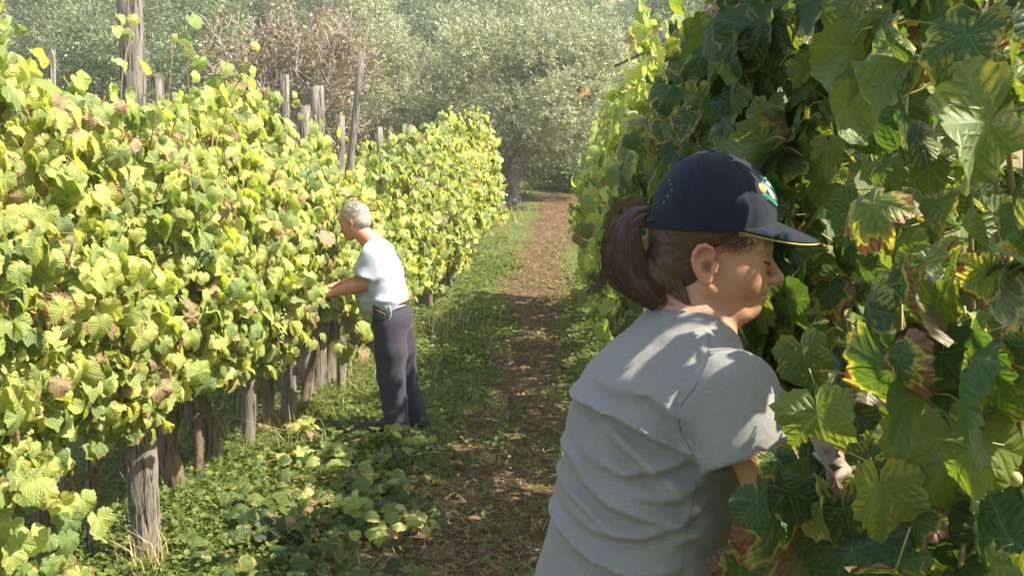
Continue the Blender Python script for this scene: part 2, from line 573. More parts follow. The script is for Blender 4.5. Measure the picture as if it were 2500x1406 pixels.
# ------------------------------------------------------------------ olive grove and hillside trees
def olive_leaf_mat(name, top, under, trans=.15):
    t = NT(name)
    at = t.n('Attribute', attribute_name='rnd').outputs['Fac']
    back = t.n('NewGeometry').outputs['Backfacing']
    a = t.mix(at, top, tuple(c * 1.7 for c in top))
    b = t.mix(at, under, tuple(c * .7 for c in under))
    return t.finish(t.mix(back, a, b), .45, None, .5, trans=trans)


M_OLIVE = olive_leaf_mat('olive_leaf', (.21, .24, .10), (.56, .57, .38), .3)
M_OLIVE2 = olive_leaf_mat('olive_leaf_cool', (.11, .155, .06), (.30, .34, .19), .3)
M_SHRUB = olive_leaf_mat('shrub_leaf', (.07, .13, .03), (.12, .18, .05), .25)
M_BROWNLEAF = olive_leaf_mat('dry_tree_leaf', (.22, .17, .07), (.26, .18, .09), .3)
M_OBARK = simple('olive_bark', (.05, .042, .034), (.20, .17, .14), 14, .9, .8, .02)
M_TWIG = simple('grey_twig', (.24, .20, .165), (.44, .385, .33), 20, .9, .4, .01)


def leaf_cards(pos, dirv, L, W, rg):
    """narrow folded leaves: 4 verts, 2 tris each"""
    n = len(pos)
    d = dirv / (np.linalg.norm(dirv, axis=1)[:, None] + 1e-9)
    s = np.cross(d, rg.normal(size=(n, 3))); s /= np.linalg.norm(s, axis=1)[:, None] + 1e-9
    up = np.cross(s, d)
    L = L * rg.uniform(.7, 1.3, n); W = W * rg.uniform(.7, 1.3, n)
    V = np.stack([pos, pos + d * (L * .5)[:, None] + s * W[:, None], pos + d * L[:, None], pos + d * (L * .5)[:, None] - s * W[:, None] + up * (W * .5)[:, None]], 1).reshape(-1, 3)
    k = np.arange(n)[:, None] * 4
    T = np.concatenate([k + [0, 1, 2], k + [0, 2, 3]])
    return V, T, np.repeat(rg.random(n), 4)


def grow(rg, p, d, L, r, level, maxl, segs, tips, nb=(3, 5), spread=.75, droop=0.0, up=.15):
    """recursive limbs; returns the branch polylines, fills tips with twig ends"""
    pts = [p]; n = 5
    dd = d / np.linalg.norm(d)
    for i in range(n):
        dd = dd + rg.normal(0, .16, 3) + np.array([0, 0, up - droop * i / n]) * .35
        dd /= np.linalg.norm(dd)
        pts.append(pts[-1] + dd * L / n)
    pts = np.array(pts)
    rad = np.linspace(r, r * .55, n + 1)
    segs.append((level, pts, rad))
    if level == maxl:
        for q in pts[1:]: tips.append((q, dd))
        return
    for _ in range(rg.integers(nb[0], nb[1] + 1)):
        t = rg.uniform(.35, 1.0); q = pts[int(t * n)]
        nd = dd + rg.normal(0, spread, 3); nd[2] += .15
        grow(rg, q, nd, L * rg.uniform(.55, .8), r * .55, level + 1, maxl, segs, tips, nb, spread, droop, up)


def olive_mesh(seed, R, H, n_leaf, leafmat, th=1.2, L=.075, W=.010, lean=(0, 0), low=.25, clumps=46, open_=False):
    rg = np.random.default_rng(seed)
    segs = []; tips = []
    tr = bez([(0, 0, -.15), (.08 * rg.normal(), .05, th * .4), (lean[0] * .5, lean[1] * .5, th * .75), (lean[0], lean[1], th)], 9)
    top = tr[-1]
    nl = 5
    for k in range(nl):
        a = k / nl * 6.28 + rg.uniform(-.4, .4)
        grow(rg, top, np.array([math.cos(a) * .8, math.sin(a) * .8, .9]), R * .55, .075, 1, 3, segs, tips, (2, 4), .7, .2)
    # crown: ragged clumps on an egg, each made of twig sprays
    C = []
    while len(C) < clumps:
        v = rg.normal(size=3); v /= np.linalg.norm(v)
        q = v * rg.uniform(.45, 1.0) * np.array([R, R, H * .5]) * rg.uniform(.85, 1.1)
        C.append(q + np.array([lean[0], lean[1], low * H + H * .5]))
    C = np.array(C)
    if open_: C = C[~((np.abs(C[:, 0] + .2) < .45) & (C[:, 2] < 1.1) & (C[:, 1] < .3))]
    cr = rg.uniform(.22, .42, len(C)) * R * .55
    per = 14
    ns = n_leaf // per
    ci = rg.integers(0, len(C), ns)
    o = rg.normal(size=(ns, 3)); o /= np.linalg.norm(o, axis=1)[:, None]
    sp = C[ci] + o * (cr[ci] * rg.uniform(.35, 1.05, ns) ** .7)[:, None]
    sd = o * .8 + rg.normal(0, .45, (ns, 3)) + [0, 0, .25]
    sd /= np.linalg.norm(sd, axis=1)[:, None]
    tt = np.tile(np.linspace(0, 1, per), ns)
    SP = np.repeat(sp, per, 0); SD = np.repeat(sd, per, 0)
    pos = SP + SD * (tt * .26)[:, None] + rg.normal(0, .012, (ns * per, 3))
    dv = SD * .7 + rg.normal(0, .55, (ns * per, 3))
    V, T, rn = leaf_cards(pos, dv, L, W, rg)
    crown = mesh_np('olive_crown', V, T, leafmat, False, attrs={'rnd': rn})
    tb = MB(); tb.tube(tr, np.linspace(.20, .13, 9) * (R / 2.4), 10, True, .22)
    trunk = tb.mesh('olive_trunk', M_OBARK)
    bb = MB()
    for lv, pts, rad in segs: bb.tube(pts, rad * (R / 2.4), 5 if lv < 3 else 3, False)
    return trunk, bb.mesh('olive_limbs', M_OBARK), crown


def put_tree(name, meshes, loc, rz, s, label, cat, group):
    o = empty(name, loc); o.rotation_euler = (0, 0, rz); o.scale = (s, s, s)
    for nm, me in zip(('trunk', 'branch', 'crown'), meshes):
        link(nm, me, o)
    return tag(o, label, cat, group)


def gp(px, y):
    p = P(px, 500, y); return np.array([p[0], y, float(ground_z(p[0], y)) - .02])


olA = olive_mesh(11, 2.05, 3.3, 68000, M_OLIVE, 1.25, .085, .012, (.35, 0), .16, 50, True)
olB = olive_mesh(12, 2.5, 3.9, 60000, M_OLIVE2, 1.2, .10, .014, (-.2, 0), .12, 52)
olC = olive_mesh(13, 2.3, 3.5, 42000, M_OLIVE2, 1.2, .13, .018, (.1, 0), .14, 40)
GRV = 'olive trees of the grove beyond the vine rows'
put_tree('olive_tree', olA, gp(1252, 19.5), .3, 1.0, 'silvery olive tree with forked grey trunk at the row end beside the path', 'olive tree', GRV)
put_tree('olive_tree', olA, gp(1010, 20.5), 2.1, .95, 'silvery olive tree seen behind the short stakes of the sunlit row', 'olive tree', GRV)
put_tree('olive_tree', olB, gp(1290, 26.5), 1.0, 1.25, 'large grey green olive tree rising behind the forked one', 'olive tree', GRV)
put_tree('olive_tree', olB, gp(1480, 27), 2.7, 1.0, 'grey green olive tree over the far end of the path', 'olive tree', GRV)
put_tree('olive_tree', olB, gp(1120, 29), 4.0, 1.2, 'broad olive tree on the slope above the bare stakes', 'olive tree', GRV)
put_tree('olive_tree', olB, gp(470, 19.5), .5, 1.0, 'dark green olive tree behind the tall grey pole', 'olive tree', GRV)
put_tree('olive_tree', olB, gp(250, 24), 3.4, 1.0, 'olive tree in the grove between the tall pole and the dark trunks', 'olive tree', GRV)
far_spots = [(30, 27), (390, 30), (620, 33), (820, 32), (980, 38), (1250, 37), (1420, 36), (1640, 34), (1830, 30), (-150, 31), (130, 38), (500, 42),
             (760, 45), (1080, 48), (1350, 47), (1600, 46), (1850, 42), (2150, 38), (300, 52), (900, 58), (1200, 60), (1500, 60), (640, 62), (60, 58),
             (2450, 34), (1750, 24), (2050, 27), (-450, 36), (1050, 74), (1380, 76), (700, 80), (350, 76), (1650, 78), (1900, 64), (0, 84)]
for i, (px, y) in enumerate(far_spots):
    put_tree('olive_tree', olC if i % 3 else olB, gp(px, y), i * 1.7, .8 + .35 * ((i * 37) % 10) / 10,
             'pale hazy olive tree among many on the hillside', 'olive tree', 'olive trees covering the hillside')


def bare_tree():
    rg = np.random.default_rng(5)
    segs, tips = [], []
    grow(rg, np.array([0, 0, -.1]), np.array([.05, 0, 1.0]), 1.35, .10, 0, 0, segs, tips)
    top = segs[0][1][-1]
    segs, tips = [segs[0]], []
    for k in range(8):
        a = k / 8 * 6.28 + rg.uniform(-.3, .3)
        grow(rg, top, np.array([math.cos(a) * .60, math.sin(a) * .60, 1.0]), 1.30, .05, 1, 5, segs, tips, (3, 4), .65, 0, .2)
    o = empty('walnut_tree', gp(740, 17.5))
    tr = MB(); tr.tube(segs[0][1], segs[0][2] * 1.3, 9, True, .15); link('trunk', tr.mesh('trunk', M_TWIG), o)
    bb = MB(); tw = MB()
    for lv, pts, rad in segs[1:]:
        (bb if lv < 3 else tw).tube(pts if lv < 3 else pts[::1], np.maximum(rad, .0060), 5 if lv < 3 else 3, False)
    link('branch', bb.mesh('branch', M_TWIG), o)
    link('twig', tw.mesh('twig', M_TWIG), o)
    tp = np.array([t[0] for t in tips]); td = np.array([t[1] for t in tips])
    n = 3600
    k = rg.integers(0, len(tp), n)
    pos = tp[k] + rg.normal(0, .05, (n, 3)); dv = td[k] + rg.normal(0, .7, (n, 3)) - [0, 0, .4]
    V, T, rn = leaf_cards(pos, dv, .085, .028, rg)
    link('crown', mesh_np('crown', V, T, M_BROWNLEAF, False, attrs={'rnd': rn}), o)
    tag(o, 'tree with tangled bare grey twigs and dry brown leaves behind the row stakes', 'tree')


bare_tree()


def shrub(px, y, R, seed, label):
    rg = np.random.default_rng(seed)
    b = gp(px, y); o = empty('shrub', b)
    n = 9000
    C = rg.normal(0, .5, (14, 3)) * [R, R, R * .4] + [0, 0, R * .55]
    k = rg.integers(0, 14, n)
    v = rg.normal(size=(n, 3)); v /= np.linalg.norm(v, axis=1)[:, None]
    pos = C[k] + v * rg.uniform(.1, .4, n)[:, None] * R
    pos[:, 2] = np.maximum(pos[:, 2], .03)
    V, T, rn = leaf_cards(pos, v + rg.normal(0, .5, (n, 3)), .07, .022, rg)
    link('foliage', mesh_np('foliage', V, T, M_SHRUB, False, attrs={'rnd': rn}), o)
    s = MB()
    for q in C: s.tube(bez([(0, 0, -.05), q * .5 + rg.normal(0, .05, 3), q], 5), [.02, .017, .014, .01, .006], 4, False)
    link('stem', s.mesh('stem', M_OBARK), o)
    tag(o, label, 'shrub')


shrub(1425, 22.5, 1.0, 31, 'green shrub beside the far end of the path next to the shaded row')
shrub(880, 17, .9, 32, 'low green shrub under the bare twigs behind the leaning stake')
shrub(560, 19, 1.0, 33, 'green shrub at the foot of the olive behind the sunlit row')

# stone bank and reddish earth on the slope
def stone_bank():
    m = simple('terrace_stone', (.34, .24, .19), (.55, .46, .38), 3, .95, .6, .05)
    o = empty('dry_stone_wall', gp(1530, 33))
    rg = np.random.default_rng(4)
    tp = []
    for i in range(3):
        v = np.array([[x, y, z] for x in (-1, 1) for y in (-1, 1) for z in (-1, 1)], float) * .5
        v += rg.normal(0, .08, v.shape); tp.append(v)
    ms = []
    for v in tp:
        b = MB(); b.add(v, [[0, 1, 3, 2], [4, 6, 7, 5], [0, 4, 5, 1], [2, 3, 7, 6], [0, 2, 6, 4], [1, 5, 7, 3]])
        ms.append(b.mesh('stone', m, smooth=False))
    base = wl(o)
    for r in range(3):
        x = -5.0
        while x < 5:
            w = rg.uniform(.28, .5)
            y = base[1] + rg.normal(0, .04) + r * .06
            gz = float(ground_z(base[0] + x, base[1])) - base[2]
            s = link('stone', ms[rg.integers(0, 3)], o, (x, y - base[1], gz + .08 + r * .25))
            s.scale = (w * .96, .45, .26); s.rotation_euler = (rg.normal(0, .05), rg.normal(0, .05), rg.normal(0, .08))
            x += w
    tag(o, 'low reddish dry stone terrace wall on the slope above the olive trees', 'stone wall')


stone_bank()


# ------------------------------------------------------------------ vine rows
def left_c(y): return np.interp(y, [0, 8.0, 9.5, 11, 13, 14.7, 20], [-1.98, -1.93, -1.80, -1.52, -1.20, -1.03, -.95])
def left_top(y): return np.interp(y, [0, 3, 6, 9, 10.6, 11.8, 14, 15], [2.2, 2.13, 2.10, 1.93, 1.72, 1.93, 1.93, 1.7])
def left_bot(y): return np.interp(y, [0, 3, 4, 5, 6, 7, 8.5, 10, 12, 15], [.60, .72, .78, .80, .70, .68, .58, .48, .44, .42])
def right_c(y): return np.interp(y, [0, 3, 8, 13], [.90, .88, .82, .88])
def right_top(y): return np.interp(y, [0, 2.6, 3.4, 5.5, 8, 11, 13], [2.66, 2.62, 2.42, 2.42, 2.40, 2.15, 1.95])
def right_bot(y): return np.interp(y, [0, 2.2, 3.5, 6, 9, 13], [.55, .55, .62, .55, .5, .45])


def hedge_leaves(y0, y1, n, cfun, topf, botf, side, half, seed, smin, smax, dens_back=.25):
    """side = +1: the face towards the alley is +x (sunlit row); -1 the shaded row"""
    rg = np.random.default_rng(seed)
    y = rg.uniform(y0 - .12, y1 + .12, n)
    g = ground_z(cfun(y), y)
    zb, zt = botf(y), topf(y)
    zt = zt + .22 * vnoise(y * 2.3, 0, 0, 3) + .10 * vnoise(y * 7.3, 0, 0, 4) + .08 * rg.normal(size=n)
    zb = zb + .12 * vnoise(y * 3.1, 5, 0, 11)
    u = rg.random(n)
    z = zb + (zt - zb) * u
    facing = rg.random(n) > dens_back
    prof = .55 + .55 * np.sin(np.clip(u * 1.05 + .02, 0, 1) * math.pi) ** .6
    prof = prof + .24 * vnoise(y * 1.9, z * 1.9, side, 21) + .12 * vnoise(y * 5, z * 5, side, 22)
    w = half * prof
    depth = rg.exponential(.20, n)
    off = np.where(facing, w * (1 - depth), -w * (1 - depth * 1.3))
    off = np.clip(off, -w, w) + rg.normal(0, .012, n)
    outl = rg.random(n) < .05
    off = np.where(outl, off + np.sign(off) * rg.uniform(0, .16, n), off)
    x = cfun(y) + side * off
    hollow = (vnoise(y * 3.4, z * 3.8, side * 3, 41) + .5 * vnoise(y * 8, z * 8, 0, 43) > .30) & (depth < .30) & facing & (rg.random(n) < .85)
    x, y, z, g, off, facing, depth = (q[~hollow] for q in (x, y, z, g, off, facing, depth)); n = len(x)
    pos = np.stack([x, y, g + z], -1)
    out = np.sign(off)[:, None] * np.array([side, 0, 0.])
    nrm = out * .95 + np.stack([rg.normal(0, .5, n), rg.normal(-.12, .62, n), rg.normal(.35 if side < 0 else .5, .5, n)], -1)
    tipd = np.stack([rg.normal(0, .35, n), rg.normal(0, .45, n), np.full(n, -1.0)], -1) + out * .15
    R = frames(nrm, tipd)
    size = rg.uniform(smin, smax, n) * rg.choice([1.22, 1, 1, .8, .6], n)
    # nearness to the visible face, for picking individual leaves
    score = np.where(facing, depth, 9) + .2 * rg.random(n)
    return pos, R, size, score, rg


# spaces the people occupy are kept free of leaves: list of (centre, radii)
KEEP = [((.24, 1.60, 1.62), (.21, .22, .22)), ((.12, 1.62, 1.25), (.28, .30, .40)), ((.10, 1.62, .6), (.24, .28, .75)),
        ((.36, 1.42, 1.36), (.11, .12, .14)),
        ((.32, 1.38, 1.42), (.13, .20, .17)), ((.20, 1.25, 1.25), (.16, .25, .35)),
        ((-1.22, 7.45, 1.30), (.28, .3, .40)), ((-1.0, 7.45, .7), (.24, .3, .7)), ((-1.42, 7.30, 1.15), (.24, .25, .12))]


SUNV = np.array(sdir)
GAPS = [(P(1715, 862, 1.46), .018), (P(1750, 850, 1.44), .016), (P(1668, 905, 1.47), .008), (P(1590, 862, 1.52), .010), (P(1918, 1062, 1.38), .016), (P(1628, 1352, 1.46), .014),
        (P(1795, 525, 1.57), .016), (P(1830, 440, 1.60), .012), (P(1845, 520, 1.58), .012), (P(1935, 575, 1.60), .006), (P(1897, 668, 1.63), .003), (P(1866, 725, 1.62), .004), (P(1745, 803, 1.60), .002)]


def gap_mask(pos, size):
    m = np.ones(len(pos), bool)
    for q, r in GAPS:
        v = pos - q; t = v @ SUNV
        dist = np.linalg.norm(v - t[:, None] * SUNV, axis=1)
        m &= ~((t > .03) & (dist < r + size * .52))
    return m


def keep_mask(pos, grow=0.0):
    m = np.ones(len(pos), bool)
    for c, r in KEEP:
        m &= (((pos - np.array(c)) / (np.array(r) + grow)) ** 2).sum(1) > 1
    return m


def view_px(pos):
    d = (pos - np.array([0, 0, CAMZ])) @ CR
    return 1250 - d[:, 0] / d[:, 2] * FPX, 703 + d[:, 1] / d[:, 2] * FPX, -d[:, 2]


def cane(mb, p0, p1, r=.005, sag=.1, rg=RNG, n=10, sides=5):
    m = (np.asarray(p0) + p1) / 2 + rg.normal(0, sag, 3)
    mb.tube(bez([p0, m, p1], n), np.linspace(r, r * .55, n), sides, True, .06)


def grape_bunch(parent, pos, L, rg, individual, gmesh):
    """a hanging conical bunch"""
    n = int(38 * (L / .16)); pts = []
    tries = 0
    while len(pts) < n and tries < 3000:
        tries += 1
        t = rg.random() ** .8; r = (.045 * (1 - t) + .012) * L / .16
        a = rg.uniform(0, 6.28); rr = r * math.sqrt(rg.uniform(.3, 1))
        q = np.array([rr * math.cos(a), rr * math.sin(a), -t * L])
        if all(np.linalg.norm(q - p) > .0125 for p in pts): pts.append(q)
    base = wl(parent)
    st = MB(); st.tube(bez([(0, 0, .05), (.004, 0, .01), (0, 0, -L * .5), (0, 0, -L * .9)], 6), [.0025, .003, .002, .002, .0015, .001], 4)
    b = link('grape_bunch', st.mesh('grape_stalk', M_PETIOLE), parent, pos - base)
    if individual:
        for q in pts:
            g = link('grape', gmesh, b, q); s = rg.uniform(.85, 1.12); g.scale = (s, s, s * 1.08)
    else:
        V = np.array([v.co[:] for v in gmesh.vertices]); T = np.array([p.vertices[:] for p in gmesh.polygons])
        A = np.concatenate([V * rg.uniform(.85, 1.1) + q for q in pts])
        F = np.concatenate([T + i * len(V) for i in range(len(pts))])
        link('grapes', mesh_np('grapes', A, F, M_GRAPE, True, attrs={'rnd': np.repeat(rg.random(len(pts)), len(V))}), b)['kind'] = 'stuff'


def ico(r, sub=1):
    bm_ = __import__('bmesh').new()
    __import__('bmesh').ops.create_icosphere(bm_, subdivisions=sub, radius=r)
    me = bpy.data.meshes.new('grape'); bm_.to_mesh(me); bm_.free()
    for p in me.polygons: p.use_smooth = True
    me.materials.append(M_GRAPE)
    return me


G_HI = ico(.0085, 2); G_LO = ico(.0085, 1)

ORD = ['first', 'second', 'third', 'fourth', 'fifth', 'sixth', 'seventh', 'eighth', 'ninth', 'tenth', 'eleventh', 'twelfth', 'thirteenth', 'fourteenth', 'fifteenth', 'sixteenth', 'seventeenth', 'eighteenth']


def vine(row, i, y0, y1, n_leaf, n_ind, seed, trunk_x, trunk_y, trunk_r, label, group, bunches=0, ind_b=0, tall=0, extra=None):
    sunny = row == 'sun'
    pale = sunny or i >= 6  # far shaded-row vines take the sunlit leaf colours to look backlit
    cf, tf, bf, side = (left_c, left_top, left_bot, 1) if sunny else (right_c, right_top, right_bot, -1)
    half = .36 if sunny else .46
    near = (y0 + y1) / 2 < (4.6 if sunny else 3.2)
    ymid = (y0 + y1) / 2
    g0 = float(ground_z(trunk_x, trunk_y))
    o = empty('grape_vine', (trunk_x, trunk_y, g0))
    tag(o, label, 'grape vine', group)
    rg = np.random.default_rng(seed)
    # trunk with a gnarled head
    hz = .62 + rg.uniform(-.05, .1)
    tp = bez([(trunk_x, trunk_y, g0 - .08), (trunk_x + rg.normal(0, .03), trunk_y + rg.normal(0, .03), g0 + .25),
              (trunk_x + rg.normal(0, .05), trunk_y + rg.normal(0, .05), g0 + .48), (trunk_x + rg.normal(0, .03), trunk_y + rg.normal(0, .08), g0 + hz)], 12)
    tb = MB(); tb.tube(tp, trunk_r * (np.linspace(1.15, .85, 12) + .12 * rg.normal(size=12) * .6), 10, True, .14)
    head = tp[-1]
    tb.build('trunk', M_BARK, o)
    for s in (-1, 1):
        arm = MB(); e = head + [rg.normal(0, .05), s * rg.uniform(.3, .45), rg.uniform(.05, .25)]
        arm.tube(bez([tp[-2], head + [0, s * .1, .08], e], 8), np.linspace(trunk_r * .6, trunk_r * .3, 8), 7, True, .18)
        arm.build('arm', M_BARK, o)
    for k in range(7):
        cb = MB()
        yy = rg.uniform(y0, y1); gg = float(ground_z(cf(yy), yy))
        cane(cb, head + rg.normal(0, .04, 3), (float(cf(yy)) + side * rg.uniform(.05, .36), yy, gg + rg.uniform(1.2, float(tf(yy)))), .006, .12, rg)
        cb.build('cane', M_CANE, o)
    # upright shoots above the row
    es = []
    for k in range(2):
        yy = rg.uniform(y0, y1); gg = float(ground_z(cf(yy), yy)); x0 = float(cf(yy)) + rg.uniform(-.25, .3) * side
        zz = gg + float(tf(yy)); hh = rg.uniform(.12, .38)
        p = bez([(x0, yy, zz - .35), (x0 + rg.normal(0, .03), yy, zz), (x0 + rg.normal(0, .08), yy + rg.normal(0, .08), zz + hh)], 9)
        cb = MB(); cb.tube(p, np.linspace(.0035, .0014, 9), 4); cb.build('cane', M_CANE, o)
        q = p[rg.integers(2, 9, 7)] + rg.normal(0, .03, (7, 3)); es.append(q)
    q = np.concatenate(es); m = len(q)
    shoot = (q, np.stack([rg.normal(side * .6, .5, m), rg.normal(-.3, .5, m), rg.normal(.4, .5, m)], -1), np.stack([rg.normal(0, .6, m), rg.normal(0, .4, m), np.full(m, -.8)], -1), rg.uniform(.028, .052, m))
    extra = shoot if extra is None else tuple(np.concatenate([extra[j], shoot[j]]) for j in range(4))
    # leaves
    smin, smax = (.042, .067) if sunny else ((.050, .078) if near else (.055, .085))
    pos, R, size, score, rg = hedge_leaves(y0, y1, n_leaf, cf, tf, bf, side, half, seed, smin, smax, .22)
    size = np.where((pos[:, 1] < 1.7) & (not sunny), size * .76, size)
    if sunny and near: size = size * .92
    if extra is not None:
        ep, en, et, es = extra
        pos = np.concatenate([pos, ep]); R = np.concatenate([R, frames(en, et)]); size = np.concatenate([size, es]); score = np.concatenate([score, np.full(len(ep), -1.0)])
    if not sunny and near:      # nothing grows between the camera and her back, arm and face
        px, py, dd = view_px(pos)
        edge_ = np.interp(py, [0, 560, 700, 1000, 1110, 1180, 1300, 1406], [1930, 2010, 1960, 1960, 1930, 1830, 1800, 1790])
        score = np.where((pos[:, 1] < 1.78) & (px - size * .8 * FPX / np.maximum(dd, .2) < edge_) & (score >= 0), 999., score)
        kk = score < 900; pos, R, size, score = pos[kk], R[kk], size[kk], score[kk]
    if i == 13 and not sunny:
        px, py, dd = view_px(pos)
        kk = (dd < -.15) | (pos[:, 0] > .446 * pos[:, 1] + .22); pos, R, size, score = pos[kk], R[kk], size[kk], score[kk]
    km = keep_mask(pos, .02) | (score < 0)
    if not sunny and i < 4: km &= gap_mask(pos, size)
    pos, R, size, score = pos[km], R[km], size[km], score[km]
    n = len(pos)
    px, py, dd = view_px(pos)
    vis = (px > -80) & (px < 2580) & (py > -80) & (py < 1490) & (dd > .2)
    score = np.where(vis, score, score + 50)
    order = np.argsort(score)
    ind = order[:n_ind]; rest = order[n_ind:]
    T_ = T_HI if near else T_MID
    k = len(T_)
    pr = np.full(k, .97 / (k - 1)); ci = 8
    pr[ci] = .03 if not sunny else .035
    which = rg.choice(k, n, p=pr / pr.sum())
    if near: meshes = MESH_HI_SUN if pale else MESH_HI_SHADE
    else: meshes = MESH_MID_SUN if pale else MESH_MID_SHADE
    place_leaves(o, meshes, pos[ind], R[ind], size[ind], which[ind])
    w2 = which[rest] % len(T_MID)
    tps = T_MID if ymid < 9 else T_LO
    w2 = which[rest] % len(tps)
    V, T, uv, at, mi = scatter(tps, pos[rest] - wl(o), R[rest], size[rest], w2, rg.random(len(rest)))
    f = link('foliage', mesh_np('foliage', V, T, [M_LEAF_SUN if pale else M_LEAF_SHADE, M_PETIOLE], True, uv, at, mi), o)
    f['kind'] = 'stuff'
    for b in range(bunches):
        yy = rg.uniform(y0 + .1, y1 - .1); gg = float(ground_z(cf(yy), yy)); zz = float(bf(yy)) + rg.uniform(.05, .45)
        q = np.array([float(cf(yy)) + side * half * rg.uniform(.65, .95), yy, gg + zz])
        if not keep_mask(q[None])[0]: continue
        grape_bunch(o, q, rg.uniform(.12, .17), rg, b < ind_b, G_HI if b < ind_b and not sunny else G_LO)
    return o


SUNG, SHG = 'vines of the sunlit row', 'vines of the shaded row'
sun_desc = {0: 'cut off by the picture edge',
            1: 'with dark crooked trunk beside the thin grey stake',
            2: 'growing round the thick grey post', 3: 'with a gnarled trunk just behind the thick post',
            4: 'with a straight thin trunk between the stakes', 5: 'with two crooked leaning trunks',
            6: 'with pale dry grass about its trunk', 7: 'whose leaves the working man reaches into', 8: 'right behind the white haired man',
            9: 'just past the man with orange tinted leaves', 10: 'where the row begins to swing towards the path',
            11: 'under the last short stake of the row', 12: 'rising in a leafy hump near the end', 13: 'closing the far end beside the path'}
ys = [2.0, 3.15, 4.0, 4.85, 5.7, 6.5, 7.3, 8.1, 8.9, 9.8, 10.7, 11.6, 12.5, 13.5, 14.6]
tr_px = {1: (85, 4.5, .035), 2: (335, 5.15, .03), 3: (432, 5.9, .05), 4: (478, 6.2, .026), 5: (520, 6.5, .042), 6: (655, 7.3, .04), 7: (735, 8.0, .032), 8: (780, 8.7, .035)}
for i in range(14):
    y0, y1 = ys[i], ys[i + 1]
    if i in tr_px:
        px, ty, r = tr_px[i]; tx = P(px, 900, ty)[0]
    else:
        ty = (y0 + y1) / 2; tx = float(left_c(ty)); r = .035
    ext = None
    if i == 1:      # low shoots that hang to the ground at the corner
        rg = np.random.default_rng(77); m = 46
        q = np.array([P(a, b, c) for a, b, c in zip(rg.uniform(0, 1, m) ** 1.6 * 280 - 30, rg.uniform(1210, 1430, m), rg.uniform(3.5, 4.1, m))])
        q = q[q[:, 2] > .04]; m = len(q)
        ext = (q, np.stack([rg.normal(.8, .4, m), rg.normal(-.6, .4, m), rg.normal(.5, .4, m)], -1), np.stack([rg.normal(0, .4, m), rg.normal(0, .4, m), np.full(m, -1.)], -1), rg.uniform(.045, .07, m))
    if i == 7:      # hanging spray in front of the man's legs
        rg = np.random.default_rng(78); m = 26
        q = np.array([P(a, b, c) for a, b, c in zip(rg.uniform(800, 905, m), rg.uniform(730, 880, m), rg.uniform(7.5, 7.9, m))])
        ext = (q, np.stack([rg.normal(.8, .4, m), rg.normal(-.6, .4, m), rg.normal(.4, .4, m)], -1), np.stack([rg.normal(0, .4, m), rg.normal(0, .4, m), np.full(m, -1.)], -1), rg.uniform(.055, .085, m))
    vine('sun', i, y0, y1, int((1750 if i < 3 else 1600) * (y1 - y0) / .85), 260 if i in (1, 2, 3, 4, 5) else 200, 500 + i, tx, ty, r,
         f'grape vine {sun_desc[i]}, {ORD[i]} of the sunlit row', SUNG, 2 if 1 <= i <= 4 else 0, 1 if 1 <= i <= 3 else 0, extra=ext)

sh_desc = {0: 'with the biggest leaves beside the camera', 1: 'with mottled leaves and hanging grapes',
           2: 'that the woman is picking from', 3: 'just behind the woman with deep green leaves', 4: 'seen above the dark cap',
           5: 'above the brown ponytail', 6: 'with lit yellowing leaves on top', 7: 'with a bare shoot tip sticking out',
           8: 'with low leaves hanging over the path edge', 9: 'with small sun flecked leaves', 10: 'near the far end beside the path',
           11: 'one before the end', 12: 'ending the row by the olive grove'}
ysr = [.98, 1.42, 1.98, 2.75, 3.6, 4.5, 5.4, 6.3, 7.2, 8.1, 9.1, 10.1, 11.2, 12.3]


def spray(path, n, rg, size, nrm=(-.7, -.7, .3), jit=.05):
    c = bez(path, n); q = c + rg.normal(0, jit, (n, 3))
    N = np.array(nrm) + rg.normal(0, .4, (n, 3)); T = np.stack([rg.normal(0, .4, n), rg.normal(0, .3, n), np.full(n, -1.)], -1)
    return q, N, T, rg.uniform(*size, n)


